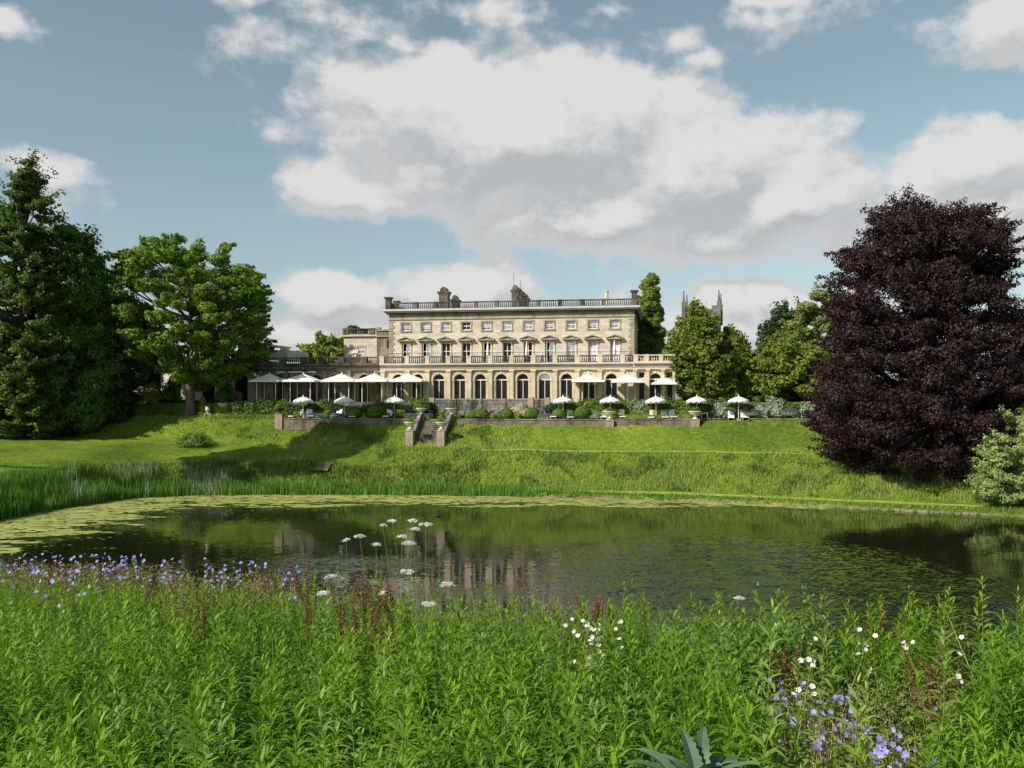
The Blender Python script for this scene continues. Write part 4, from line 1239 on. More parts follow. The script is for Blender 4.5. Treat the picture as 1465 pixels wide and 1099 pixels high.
# staircase
st = None
vt, vb = VW + .4, VW - 3.3
su0, su1 = fu(604, vt), fu(642, vt)
zb_ = gz(*W((su0 + su1) / 2, vb - .4)[:2]); zb_ = min(zb_, 4.55)
st = empty('garden_staircase', W((su0 + su1) / 2, vt, zb_), 'dark stone garden staircase descending the bank between four piers with urns', 'staircase', rz=TH)
hwid = (su1 - su0) / 2
n = 13; rise = (GARD + .05 - zb_) / n; run = (vt - vb) / n
mb = MB()
for i in range(n):
    mb.box(-hwid, hwid, -(i + 1) * run, -i * run, -1.0, (n - i) * rise - rise - .07)
mb.build('riser_block', M['rock'], st)
for i in range(n):
    MB().box(-hwid + .01, hwid - .01, -(i + 1) * run - .05, -i * run - .005, (n - i) * rise - rise - .068, (n - i) * rise - rise).build('step', M['rubble'], st)
for s_ in (-1, 1):
    mb = MB()
    x0, x1 = (s_ * hwid, s_ * (hwid + .38)) if s_ > 0 else (-hwid - .38, -hwid)
    pts = [(0.3, GARD - zb_ + .62), (-.2, GARD - zb_ + .62), (-run * n, .75), (-run * n, -1), (.3, -1)]
    k = len(mb.v)
    mb.v += [(x0, y, z) for y, z in pts] + [(x1, y, z) for y, z in pts]
    mb.f += [(k, k + 1, k + 2, k + 3, k + 4), (k + 9, k + 8, k + 7, k + 6, k + 5)] + [(k + i, k + (i + 1) % 5, k + 5 + (i + 1) % 5, k + 5 + i) for i in range(5)]
    mb.build('side_wall', M['rock'], st)
def world_of(o, p): return Matrix.Rotation(TH, 4, 'Z') @ Vector(p) + o.location
for s_, nm in ((-1, 'left'), (1, 'right')):
    c = s_ * (hwid + .19)
    for (yy, z0, z1, w_, lab, lab2) in ((-run * n - .35, -1, 1.62, .8, 'pale pointed stone pier at the foot of the stairs on the %s', 'white stone bowl urn at the foot of the stairs on the %s'),
                                 (.35, 1.2, GARD - zb_ + .55, .75, 'grey stone pier at the top of the stairs on the %s', 'planted stone bowl urn at the top of the stairs on the %s')):
        mb = MB(); pier_mesh(mb, w_, z1 - z0 - .3, True)
        o = mb.build('stone_pier', M['pier'], None, world_of(st, (c, yy, z0))); o.rotation_euler = (0, 0, TH)
        tag(o, lab % nm, 'pier', 'stair piers')
        urn(lab2 % nm, world_of(st, (c, yy, z1 - .04)), 1.2, True, 20 + s_ + int(yy))
# small stone steps down to the reeds
p = at(463, 666, 89.6)
ls = empty('stone_steps', (p.x, 89.8, gz(p.x, 89.2) - .15), 'small grey stone steps sunk in the grassy bank below the left lawn', 'steps', rz=R(-6))
for i in range(4): MB().box(-.75, .75, -.30 * (4 - i), .3, .15 * i, .15 * i + .14).build('step', M['rubble'], ls)
# retaining wall of the upper terrace
rw = empty('terrace_wall', W(fu(618, VR), VR, GARD - .2), 'rough grey retaining wall behind the stairs with stone rim', 'wall', rz=TH)
Lr = fu(783, VR) - fu(618, VR); hr_ = 9.12 - GARD + .2
rd = random.Random(5)
mb = MB(); n = 40
for i in range(n):
    a, b_ = Lr * i / n, Lr * (i + 1) / n
    mb.box(a, b_, 0, .5, 0, hr_ - .12)
mb.build('wall_body', M['rock'], rw)
mb = MB(); z = 0.0
while z < hr_ - .2:
    rh = rd.uniform(.14, .26); x = 0.0
    while x < Lr:
        w_ = rd.uniform(.25, .7); mb.box(x + .01, min(x + w_ - .01, Lr), -rd.uniform(.02, .13), -.0005, z + .01, min(z + rh - .01, hr_ - .13)); x += w_
    z += rh
mb.build('rubble_facing', M['rock'], rw)
mb = MB()
for i in range(14): mb.box(Lr * i / 14 + .01, Lr * (i + 1) / 14 - .01, -.08, .58, hr_ - .118, hr_ + rd.uniform(-.01, .02))
mb.build('coping', M['pier'], rw)
for x in (0, Lr, Lr * .86): MB().box(x - .28, x + .28, -.2, .62, 0, hr_ + .12).build('buttress', M['pier'], rw)
for k_, x in enumerate((653, 690, 724)):
    MB().tube([(fu(x, VR) - fu(618, VR), -.12, .3), (fu(x, VR) - fu(618, VR), -.12, hr_ + .35)], .035, 6).build('iron_post', M['iron'], rw)
# long low retaining kerb either side, behind the planting
for (a, b_, lb_) in ((330, 614, 'hidden kerb wall behind the left flower border below the canopies'), (786, 1150, 'hidden kerb wall behind the right flower border')):
    wall_thing(lb_, a, b_, VR - .1, BASE + .12, zb=GARD - .3, th=.4, mat='rock', group='border walls of the upper terrace')
# rock cascade in the middle of the retaining wall
rc = empty('rock_cascade', W(fu(742, VR - .5), VR - .5, GARD), 'pale rock cascade against the retaining wall right of centre', 'fountain', rz=TH)
import bmesh
def rock(name, r, parent, loc, mat, seed, sc=(1, 1, 1)):
    bm = bmesh.new(); bmesh.ops.create_icosphere(bm, subdivisions=3, radius=r)
    rd_ = random.Random(seed); fx = [rd_.uniform(1.5, 4) for _ in range(6)]
    for v in bm.verts:
        d = v.co.normalized()
        k_ = 1 + .16 * math.sin(fx[0] * d.x * 3 + fx[3]) * math.sin(fx[1] * d.y * 3 + fx[4]) + .10 * math.sin(fx[2] * d.z * 5 + fx[5] + d.x * 6) + rd_.uniform(-.03, .03)
        v.co = Vector((v.co.x * sc[0], v.co.y * sc[1], v.co.z * sc[2])) * k_
    m_ = bpy.data.meshes.new(name); bm.to_mesh(m_); bm.free()
    return link(name, m_, mat, parent, loc)
for i, (x, z, r) in enumerate([(-1.3, .3, .6), (-.6, .6, .7), (.2, .9, .75), (.9, .55, .65), (1.5, .3, .5), (0, .25, .7), (.4, 1.4, .45)]):
    rock('boulder', r, rc, (x, -.2 + .1 * (i % 3), z), M['pier'], i, (1, .6, .9))
for i, (x, z) in enumerate([(664, .4), (674, .5), (686, .35), (700, .55), (712, .4), (640, .3), (650, .45)]):
    o = rock('garden_boulder', .55, None, W(fu(x, VR - .35), VR - .35, GARD + z), M['rock'], 30 + i, (1.2, .6, .8))
    tag(o, 'rough grey boulder at the foot of the retaining wall, ' + ['below the first iron post', 'second in the row', 'below the middle iron post', 'fourth in the row', 'nearest the pale cascade', 'just right of the stair top', 'leaning by the wall start'][i], 'boulder', 'boulders along the retaining wall')

# ------------------------------------------------------------------ canopies and parasols
def canopy(mb, hw_, z_e, z_p, n=8, sag=.10, th=.02):
    """square pyramid roof, slightly hollow between its ridges"""
    def pt(i, j, o=0):
        x, y = -1 + 2 * i / n, -1 + 2 * j / n
        r = max(abs(x), abs(y))
        z = z_p + (z_e - z_p) * r - sag * math.sin(r * PI) * (1 - .8 * (min(abs(x), abs(y)) / max(r, 1e-6)))
        return (x * hw_, y * hw_, z - o)
    b = len(mb.v)
    for o in (0, th):
        for j in range(n + 1):
            for i in range(n + 1): mb.v.append(pt(i, j, o))
    m_ = (n + 1) ** 2
    for j in range(n):
        for i in range(n):
            q = b + j * (n + 1) + i
            mb.f.append((q, q + 1, q + n + 2, q + n + 1)); q += m_
            mb.f.append((q, q + n + 1, q + n + 2, q + 1))
    # valance
    for s_ in (-1, 1):
        mb.box(-hw_, hw_, s_ * hw_ - .01, s_ * hw_ + .01, z_e - .16, z_e + .01); mb.box(s_ * hw_ - .01, s_ * hw_ + .01, -hw_ + .012, hw_ - .012, z_e - .16, z_e + .01)
def big_umbrella(label, x, v, width_px, y_peak, y_eave, posts, group):
    Zl = W(fu(x, v), v, 0).y
    hw_ = width_px / 2 * Zl / F / 1.08
    zp, ze = CAMZ + (HY - y_peak) / F * Zl - BASE, CAMZ + (HY - y_eave) / F * Zl - BASE
    o = empty('terrace_umbrella', W(fu(x, v), v, BASE), label, 'umbrella', group, TH + R(3))
    mb = MB(); canopy(mb, hw_, ze + .02, zp); mb.build('canopy', M['canvas'], o)
    MB().lathe([(.07, zp - .03), (.09, zp + .05), (.02, zp + .16)], n=8).build('finial', M['white'], o)
    if posts == 4:
        for sx in (-1, 1):
            for sy in (-1, 1):
                MB().tube([(sx * hw_ * .62, sy * hw_ * .62, 0), (sx * hw_ * .62, sy * hw_ * .62, zp + (ze - zp) * .62 - .12)], .045, 6).build('post', M['white'], o)
    else:
        MB().tube([(0, 0, 0), (0, 0, zp)], .05, 8).build('pole', M['white'], o)
        mb = MB()
        for q in range(8):
            a = q * PI / 4; r_ = hw_ * (1.3 if q % 2 else .95)
            mb.tube([(0, 0, zp - .1), (r_ * math.cos(a), r_ * math.sin(a), ze - .02)], .015, 4)
        mb.build('ribs', M['teak'], o)
        MB().box(-.4, .4, -.4, .4, 0, .08).build('base', M['iron'], o)
    return o
gl = 'white square canopies in a row on the left terrace'
for i, (x, w_) in enumerate([(386, 48), (434.5, 51), (489, 51), (536, 50), (585, 50)]):
    big_umbrella(['white square canopy farthest left beside the pale building', 'white canopy second in the left row under the small awning strip', 'white canopy third in the left row, middle one', 'white canopy fourth in the left row', 'white canopy nearest the stairs, last of the left row'][i],
                 x, -6.0, w_, 534.5, 545, 4, gl)
for (x, w_, yp, ye, v_, lb_) in [(842, 50, 534.5, 545.2, -5.9, 'white terrace umbrella left of the three at the right, before the tenth arch'), (897.5, 50, 534, 546, -6.2, 'white terrace umbrella in the middle of the three at right'),
                            (950, 38, 539, 548.5, -5.4, 'smaller white terrace umbrella in front of the right pavilion arch')]:
    big_umbrella(lb_, x, v_, w_, yp, ye, 1, 'white umbrellas on the right terrace')
# awning strip above second canopy
aw2 = empty('shop_awning', onw(396, VA - .2, BASE + 3.55), 'narrow cream retracted awning on the wall over the left canopies', 'awning', rz=TH)
aw2_l = fu(452, VA) - fu(396, VA)
MB().box(0, aw2_l, -.12, .05, 0, .14).build('roller', M['canvas'], aw2)
def fringed():
    o = empty('fringed_parasol', (0, 0, 0))
    tag(o, 'x', 'parasol', 'white fringed parasols in the lower garden')
    n = 16; rows = [(0, .0), (.25, -.06), (.5, -.16), (.75, -.29), (.95, -.42)]
    mb = MB()
    V = []
    for (r, z) in rows:
        for k in range(n):
            a = 2 * PI * k / n
            rr = r * (1.0 if k % 2 == 0 else .965)
            mb.v.append((rr * math.cos(a), rr * math.sin(a), 2.45 + z - (0 if k % 2 == 0 else .015)))
    for i in range(len(rows) - 1):
        for k in range(n):
            k2 = (k + 1) % n
            mb.f.append((i * n + k, i * n + k2, (i + 1) * n + k2, (i + 1) * n + k))
    b = len(mb.v); m_ = 48                 # scalloped valance
    for k in range(m_):
        a = 2 * PI * k / m_
        mb.v.append((.95 * math.cos(a), .95 * math.sin(a), 2.04)); mb.v.append((.96 * math.cos(a), .96 * math.sin(a), 1.84 if k % 4 in (1, 2) else 1.93))
    for k in range(m_):
        k2 = (k + 1) % m_
        mb.f.append((b + 2 * k, b + 2 * k2, b + 2 * k2 + 1, b + 2 * k + 1))
    mb.build('canopy', M['canvas'], o)
    MB().lathe([(.05, 2.43), (.07, 2.5), (.03, 2.58), (.01, 2.68)], n=8).build('finial', M['white'], o)
    mb = MB()
    for k in range(32):
        a = 2 * PI * k / 32; mb.tube([(.955 * math.cos(a), .955 * math.sin(a), 1.88), (.955 * math.cos(a), .955 * math.sin(a), 1.74)], .013, 4)
    mb.build('fringe', M['canvas'], o)
    MB().tube([(0, 0, 0), (0, 0, 2.44)], .03, 8).build('pole', M['white'], o)
    MB().lathe([(.28, 0), (.28, .07), (.06, .1)], n=14).build('base', M['white'], o)
    return o
f0 = fringed()
fl = [(433.5, -9.6, 'leftmost white fringed parasol, below the second canopy'), (492.5, -9.4, 'white fringed parasol second from left with loungers both sides'), (563.8, -9.4, 'white fringed parasol nearest the stairs on their left'),
      (806, -9.5, 'white fringed parasol right of the retaining wall beside orange flowers'), (872.5, -9.3, 'white fringed parasol behind the urn of the long wall pier'),
      (939, -9.4, 'white fringed parasol before the pavilion with yellow flowers below'), (997, -9.3, 'white fringed parasol behind the farthest right urn'), (1056.5, -9.0, 'white fringed parasol farthest right, nearest the copper beech')]
for i, (x, v, lb_) in enumerate(fl):
    o = f0 if i == 0 else copy_tree(f0)
    o.location = onw(x, v, GARD - .02); o.rotation_euler = (R((i * 37 % 5) - 2), 0, R(i * 23)); s_ = 1.12; o.scale = (s_, s_, 1.0)
    o['label'] = lb_
    pts = W(fu(x, v), v, 0)
# loungers
def lounger():
    o = empty('sun_lounger', (0, 0, 0)); tag(o, 'x', 'lounger', 'white sun loungers under the fringed parasols')
    MB().box(-.32, .32, -1.3, 0, .28, .36).build('seat', M['white'], o)
    mb = MB(); q = R(62); dx, dz = math.cos(q) * .85, math.sin(q) * .85
    mb.v += [(-.32, 0, .30), (.32, 0, .30), (.32, dx, .30 + dz), (-.32, dx, .30 + dz), (-.32, .08, .27), (.32, .08, .27), (.32, dx + .08, .27 + dz), (-.32, dx + .08, .27 + dz)]
    mb.f += [(0, 1, 2, 3), (4, 7, 6, 5), (0, 4, 5, 1), (1, 5, 6, 2), (2, 6, 7, 3), (3, 7, 4, 0)]
    mb.build('backrest', M['white'], o)
    for sx in (-.28, .28):
        for y in (-1.2, -.05): MB().box(sx - .025, sx + .025, y - .025, y + .025, 0, .28).build('leg', M['teak'], o)
    return o
l0 = lounger()
ll = [(427, -9.0, -20), (443, -9.2, 25), (484, -9.2, -8), (503, -9.2, 22), (556.5, -9.2, 0), (796.5, -9.0, -12), (815.5, -9.2, 8), (866, -9.0, -5), (889.5, -9.2, 6), (933.5, -9.2, -6), (950.5, -9.2, 6), (961.5, -9.1, 10), (1046, -8.9, -4), (1064, -8.9, 5)]
lbs = ['grey-white lounger left of the leftmost fringed parasol', 'white lounger right of the leftmost fringed parasol, turned sideways', 'white lounger left of the second fringed parasol', 'white lounger right of the second fringed parasol', 'single white lounger left of the parasol nearest the stairs',
       'white lounger left of the parasol beside the retaining wall', 'white lounger right of the parasol beside the retaining wall', 'white lounger partly behind the pier urn', 'white lounger just right of the pier urn', 'white lounger left of the pavilion parasol pole',
       'white lounger right of the pavilion parasol pole', 'outer white lounger right of the pavilion parasol', 'white lounger left of the farthest right parasol', 'white lounger right of the farthest right parasol']
for i, (x, v, rz) in enumerate(ll):
    o = l0 if i == 0 else copy_tree(l0)
    o.location = onw(x, v, GARD - .02 + (0.03 * (i % 3))); o.rotation_euler = (0, 0, TH + R(rz)); o['label'] = lbs[i]
tb = empty('garden_table', onw(1008, -9.2, GARD), 'small wooden garden table right of the farthest right urn', 'table', rz=TH)
MB().box(-.33, .33, -.3, .3, .70, .75).build('table_top', M['teak'], tb)
for sx in (-.28, .28):
    for sy in (-.25, .25): MB().box(sx - .03, sx + .03, sy - .03, sy + .03, 0, .70).build('leg', M['teak'], tb)

# ------------------------------------------------------------------ planting of the garden
def bush(name, label, cat, x, v, z, rx, rz_, mat, n=1600, size=.07, seed=1, group=None, ry=None, solid=.8, pos=None, ruf=.12, asp=.6):
    g = np.random.default_rng(seed)
    ry = ry or rx
    d = unit(g.normal(size=(n, 3))); d[:, 2] = np.where(d[:, 2] < -.35, -d[:, 2], d[:, 2])
    ph = g.uniform(0, 6, 3)
    lump = 1 + ruf * (np.sin(d[:, 0] * 5 + ph[0]) * np.sin(d[:, 1] * 5 + ph[1]) + np.sin(d[:, 2] * 6 + ph[2]) * .7)
    rr = g.uniform(solid, 1.02, n) * lump
    C = d * rr[:, None] * np.array([rx, ry, rz_])
    C[:, 2] += rz_ * .35
    me_ = quads_mesh(name, C, unit(d + g.normal(size=(n, 3)) * .45 + [0, 0, .25]), size, asp, None, g)
    p_ = pos if pos is not None else onw(x, v, z)
    o = link(name, me_, M[mat], None, p_)
    return tag(o, label, cat, group)
balls = [(467, .55, 'small clipped box ball between the first lavender clumps'), (507, .86, 'clipped box ball right of the second lavender on the left wall'), (536, .88, 'large clipped box ball in the middle of the left wall top'),
         (574, .86, 'clipped box ball nearest the stairs on the left'), (677, .70, 'smaller clipped box bush first right of the stairs'), (689, .80, 'clipped box ball touching the bush right of the stairs'),
         (725, .78, 'clipped box ball in front of the iron post of the cascade'), (761, .86, 'clipped box ball third right of the stairs'), (800, .82, 'clipped box ball under the parasol beside the orange flowers'), (832.5, .95, 'largest clipped box ball near the long wall pier')]
for i, (x, r, lb_) in enumerate(balls):
    bush('box_ball', lb_, 'topiary', x, VW + 1.3, GARD + r * .35, r * .93, r * .85, 'lf_box', 2600, .06, 50 + i, 'clipped box balls along the garden wall', ruf=.02, solid=.93)
lav = [(448, 1.0, 'lavender clump at the left end of the box ball row'), (484, .8, 'lavender clump left of the two big box balls'), (588, .75, 'lavender clump beside the stairs'), (781, .9, 'grey lavender clump between box balls at right'), (1075, 1.0, 'purple lavender drift behind the right hedge'), (1130, .9, 'purple lavender by the copper beech skirt'), (612, .5, 'lavender tuft at the stair head')]
for i, (x, r, lb_) in enumerate(lav):
    z_ = GARD if x < 1000 else GARD + .5
    v_ = VW + .95 if x < 1000 else -8.4
    g = np.random.default_rng(90 + i)
    n = 1500; a = g.uniform(0, 2 * PI, n); q = np.sqrt(g.random(n)) * r
    P_ = np.stack([q * np.cos(a), q * np.sin(a) * .6, g.random(n) * .02], 1)
    o = empty('lavender_plant', onw(x, v_, z_), lb_, 'lavender', 'lavender clumps in the garden')
    link('foliage', tris_blades('lav', P_, .45, .035, .35, g), M['lf_silver'], o)
    top_ = P_ + np.stack([g.normal(size=n) * .12, g.normal(size=n) * .1, g.uniform(.36, .62, n)], 1)
    link('flower_spikes', quads_mesh('lavf', top_, unit(g.normal(size=(n, 3))), .045, .6, None, g), M['lavender'], o)
# hedges
def hedge(label, x0, x1, v, z, h, th, mat, seed, n=7000, size=.06):
    u0, u1 = fu(x0, v), fu(x1, v)
    g = np.random.default_rng(seed)
    Lh = u1 - u0
    f = g.random(n); C = np.zeros((n, 3)); Nn = np.zeros((n, 3))
    C[:, 0] = g.uniform(0, Lh, n)
    fr = f < .5
    C[fr, 1] = g.uniform(-.04, .03, fr.sum()); C[fr, 2] = g.uniform(0, h, fr.sum()); Nn[fr] = (0, -1, .2)
    C[~fr, 1] = g.uniform(0, th, (~fr).sum()); C[~fr, 2] = h + g.uniform(-.05, .03, (~fr).sum()) + .03 * np.sin(C[~fr, 0] * 2.1); Nn[~fr] = (0, -.1, 1)
    me_ = quads_mesh('hedge', C, unit(Nn + g.normal(size=(n, 3)) * .45), size, .6, None, g)
    o = link('clipped_hedge', me_, M[mat], None, W(u0, v, z)); o.rotation_euler = (0, 0, TH)
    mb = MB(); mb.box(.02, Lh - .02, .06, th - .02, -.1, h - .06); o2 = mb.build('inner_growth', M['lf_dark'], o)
    return tag(o, label, 'hedge', 'clipped low hedges')
hedge('low bright clipped hedge on top of the wall between the two right piers', 884, 988, VW + .9, GARD + .02, .48, .5, 'lf_hedge', 70)
hedge('taller clipped hedge behind the loungers at right', 842, 990, -8.7, GARD, 1.0, .5, 'lf_hedge', 71, 9000)
hedge('clipped hedge running toward the copper beech at far right', 1012, 1160, -8.2, GARD, .85, .6, 'lf_hedge', 72, 9000)
hedge('dark clipped hedge behind the park maple trunk', 225, 330, -6.3, GARD, 2.0, .8, 'lf_dark', 73, 9000)
# topiary at left
bush('ball_topiary', 'large clipped green dome topiary on the far left terrace edge', 'topiary', 163, -7.4, GARD + .5, 1.25, 1.3, 'lf_box', 5000, .07, 101, 'clipped domes on the far left', ruf=.03, solid=.93)
bush('ball_topiary', 'small yellow-green clipped dome left of the large dome', 'topiary', 145, -7.2, GARD + .3, .75, 1.0, 'lf_hedge', 3000, .07, 102, 'clipped domes on the far left', ruf=.03, solid=.93)
sp = empty('spiral_topiary', onw(290.5, -7.0, GARD + .1), 'clipped spiral topiary just right of the park maple trunk', 'topiary')
g = np.random.default_rng(5); n = 6000
tt = g.random(n); zz = tt * 2.35; rmax = 1.0 * (1 - tt * .78)
ang = g.uniform(0, 2 * PI, n); grv = .5 + .5 * np.cos(ang - zz * 2 * PI / .62)
rr = rmax * (.62 + .38 * grv)
C = np.stack([rr * np.cos(ang), rr * np.sin(ang), zz], 1)
link('foliage', quads_mesh('spiral', C, unit(np.stack([np.cos(ang), np.sin(ang), .3 + .8 * (grv - .5)], 1) + g.normal(size=(n, 3)) * .3), .07, .6, None, g), M['lf_hedge'], sp)
MB().tube([(0, 0, -.3), (0, 0, 2.2)], [.1, .03], 6).build('stem', M['darkbark'], sp)
bush('golden_shrub', 'golden yellow-leaved shrub in the dark corner left of the maple', 'shrub', 211, -5.6, GARD + 1.6, 1.9, 1.6, 'lf_gold', 3000, .12, 103, None, ruf=.3, solid=.35)
bush('lawn_bush', 'dark leafy bush on the grass bank below the pointed pier', 'shrub', 0, 0, 0, 1.9, .95, 'lf_shrub', 4200, .09, 104, None, pos=Vector((at(277, 622, 96).x, 96, gz(at(277, 622, 96).x, 96) + .1)), ruf=.3, solid=.4)
bush('terrace_bush', 'dark leafy bush behind the clipped domes on the far left', 'shrub', 128, -5.0, GARD + .8, 1.8, 1.3, 'lf_shrub', 2500, .1, 105, None, ruf=.25, solid=.5)
# border shrubs, left and right
rd = random.Random(3)
left_b = [(342, 1.2, 1.1, 'lf_shrub'), (362, 1.4, 1.3, 'lf_park'), (384, 1.4, 1.4, 'lf_shrub'), (405, 1.3, 1.2, 'lf_park'), (425, 1.3, 1.1, 'lf_dark'), (446, 1.2, 1.15, 'lf_shrub'), (468, 1.3, 1.3, 'lf_shrub'),
          (487, 1.2, 1.1, 'lf_dark'), (507, 1.3, 1.0, 'lf_silver'), (527, 1.2, 1.1, 'lf_shrub'), (545, 1.3, 1.35, 'lf_box'), (563, 1.2, 1.0, 'lf_shrub'), (583, 1.1, 1.0, 'lf_silver'), (600, 1.2, 1.6, 'lf_box'), (612, .9, 1.3, 'lf_dark')]
words_l = ['at the left end of the left border', 'tall and bright below the first canopy', 'broad, right of the first canopy posts', 'bright, behind the dark left urn', 'dark, behind the leftmost fringed parasol', 'between first and second fringed parasols', 'tall, left of the second fringed parasol',
           'dark, behind the second fringed parasol', 'silvery, behind the loungers of the second parasol', 'below the fourth canopy', 'rounded and tall below the fourth canopy edge', 'behind the parasol nearest the stairs', 'silvery, right of the parasol nearest the stairs', 'tall and round beside the retaining wall', 'dark, against the retaining wall end']
for i, ((x, r, h, mt), w_) in enumerate(zip(left_b, words_l)):
    bush('border_shrub', 'leafy border shrub ' + w_, 'shrub', x, -8.2, GARD + h * .25, r, h, mt, 1900, .10, 200 + i, 'shrubs of the left border', ruf=.22, solid=.45, ry=.8)
right_b = [(790, .9, 1.1, 'lf_dark'), (812, 1.2, 1.45, 'lf_box'), (834, 1.3, 1.2, 'lf_shrub'), (845, 1.3, 1.5, 'lf_box'), (862, 1.1, 1.2, 'lf_shrub'), (878, 1.3, 1.5, 'lf_box'), (897, 1.2, 1.3, 'lf_yew'), (914, 1.3, 1.35, 'lf_silver'),
           (932, 1.1, 1.2, 'lf_shrub'), (950, 1.3, 1.45, 'lf_box'), (970, 1.3, 1.35, 'lf_shrub'), (990, 1.3, 1.4, 'lf_box'), (1012, 1.3, 1.3, 'lf_shrub'), (1032, 1.2, 1.1, 'lf_silver'), (1050, 1.1, 1.1, 'lf_shrub'), (1072, 1.1, 1.0, 'lf_hedge'),
           (1092, 1.1, 1.0, 'lf_silver'), (1112, 1.3, 1.3, 'lf_silver'), (1135, 1.2, 1.1, 'lf_shrub'), (1155, 1.2, 1.1, 'lf_silver')]
words_r = ['dark, beside the right end of the retaining wall', 'rounded, above the parasol by the retaining wall', 'below the first right umbrella, with orange flowers before it', 'rounded, under the first right umbrella', 'between the orange flowers and the urn pier', 'rounded and tall behind the urn parasol', 'olive, right of the urn parasol',
           'silver, large leaved, below the middle umbrella', 'left of the pavilion parasol', 'rounded, in front of the pavilion arch', 'right of the pavilion parasol', 'rounded, at the foot of the golden yew', 'behind the farthest right urn', 'silvery, right of the farthest urn', 'behind the farthest right parasol', 'yellow-green, right of the farthest right parasol',
           'silvery, behind the purple lavender', 'tall and silvery before the dark evergreens', 'low, before the dark evergreens', 'silvery, touching the copper beech skirt']
for i, ((x, r, h, mt), w_) in enumerate(zip(right_b, words_r)):
    bush('border_shrub', 'leafy border shrub ' + w_, 'shrub', x, -8.0, GARD + h * .3, r, h, mt, 1900, .10 if mt != 'lf_silver' else .15, 240 + i, 'shrubs of the right border', ruf=.22, solid=.45, ry=.8)
for i, (x, v, z, r, mt, lb_) in enumerate([(833, -8.9, 1.05, .75, 'orange', 'clump of orange flowers between the two right parasols'), (866, -8.9, .95, .45, 'yellow', 'yellow flowering clump left of the urn parasol'), (880, -8.9, 1.0, .6, 'yellow', 'yellow flowering clump right of the urn parasol pole'), (940, -9.0, 1.0, .6, 'yellow', 'yellow flowers under the pavilion parasol'),
                                     (953, -8.7, .8, .8, 'lf_purple', 'dark purple leaved clump behind the pavilion loungers'), (1076, -8.3, 1.2, .6, 'yellow', 'yellow flowers right of the farthest right parasol'), (1052, -8.6, .8, .7, 'lf_purple', 'dark purple clump behind the farthest right parasol')]):
    bush('flower_clump', lb_, 'flowers', x, v, GARD + z * .6, r, r * .7, mt, 900, .05, 300 + i, 'flower clumps in the right border', ruf=.3, solid=.3, ry=.4)
for i, (x, v, r, h, mt, lb_) in enumerate([(655, .9, .40, .45, 'lf_lime', 'yellow-green tuft right beside the stair top'), (706, .9, .42, .42, 'lf_lime', 'yellow-green tuft between the second and third box balls right of the stairs'), (742, 1.0, .48, .45, 'lf_hedge', 'low pale tuft below the pale cascade'),
        (815, 1.0, .4, .45, 'lf_lime', 'yellow-green tuft between the last two box balls'), (852, 1.0, .6, .6, 'lf_silver', 'silver-grey tuft just left of the long wall pier'), (553, 1.0, .45, .5, 'lf_lime', 'yellow-green tuft between the last two left box balls'),
        (600, 1.2, .5, .6, 'lf_lime', 'yellow-green tuft behind the upper left stair urn'), (522, .9, .35, .4, 'lf_hedge', 'pale tuft between the two big left box balls'), (425, 1.0, .5, .55, 'lf_hedge', 'pale tuft right of the dark left urn'), (632, 1.4, .5, .6, 'lf_lime', 'yellow-green tuft at the head of the stairs')]):
    bush('low_plant', lb_, 'plant', x, VW + v, GARD + .1, r, h, mt, 900, .06, 400 + i, 'low tufts on top of the garden wall', ruf=.3, solid=.35)
bush('terrace_bush', 'tall dark bush in front of the pale building left of the maple trunk', 'shrub', 243, -4.6, GARD + 1.7, 1.5, 1.9, 'lf_wood', 3000, .12, 131, None, ruf=.3, solid=.35)
bush('terrace_bush', 'tall leafy bush in front of the pale building right of the maple trunk', 'shrub', 322, -4.8, GARD + 1.7, 1.3, 1.7, 'lf_wood', 3000, .12, 132, None, ruf=.3, solid=.35)
# upright flower spikes and tall grasses along the border fronts (one mass each)
def scatter_uv(u0, u1, v0, v1, n, z, g):
    u = g.uniform(u0, u1, n); v = g.uniform(v0, v1, n)
    return np.stack([OX + u * UX[0] + v * VY[0], OY + u * UX[1] + v * VY[1], np.full(n, z)], 1)
g = np.random.default_rng(77)
P_ = np.concatenate([scatter_uv(fu(310, -9), fu(600, -9), -9.3, -8.3, 8000, GARD - .02, g), scatter_uv(fu(655, -9), fu(990, -9), -9.3, -8.2, 9000, GARD - .02, g)])
tag(link('border_grass', tris_blades('bg', P_, .52, .035, .3, g), M['grass_bank']), 'loose yellow-green grasses and seedlings filling the lower garden borders', 'grass', kind='stuff')

def ribbon(name, tval, wid, x0, x1, mat):
    V = []; Fc = []
    for X in np.arange(x0, x1, .5):
        Y = np.linspace(60, 104, 1500); Xa = np.full_like(Y, X)
        d = shore_dist(Xa, Y); v = uv(Xa, Y)[1]; t_ = np.where(d > 0, d / np.maximum(d + np.maximum(VW - v, 0), .01), 0)
        k_ = int(np.argmax(t_ > tval)); Yc = Y[k_] + .05 * math.sin(X * 1.3)
        for dy in (-wid / 2, -wid / 6, wid / 6, wid / 2): V.append((X, Yc + dy, gz(X, Yc + dy) + .05))
    n_ = len(V) // 4
    for i in range(n_ - 1):
        for j in range(3): Fc.append((4 * i + j, 4 * i + 4 + j, 4 * i + 5 + j, 4 * i + 1 + j))
    me_ = bpy.data.meshes.new(name); me_.from_pydata(V, [], Fc); tag(link(name, me_, mat), kind='structure')
m, t, b = newmat('trodden_grass')
t.links.new(ramp(t, noise(t, 3.5, 5, .7), [(.3, (.17, .25, .04)), (.7, (.32, .39, .09))]), b.inputs['Base Color'])
b.inputs['Roughness'].default_value = 1.0; bump(t, b, noise(t, 12, 4), .6, .05)
ribbon('grass_path', .585, .42, -3, 33, m)
m, t, b = newmat('mown_grass')
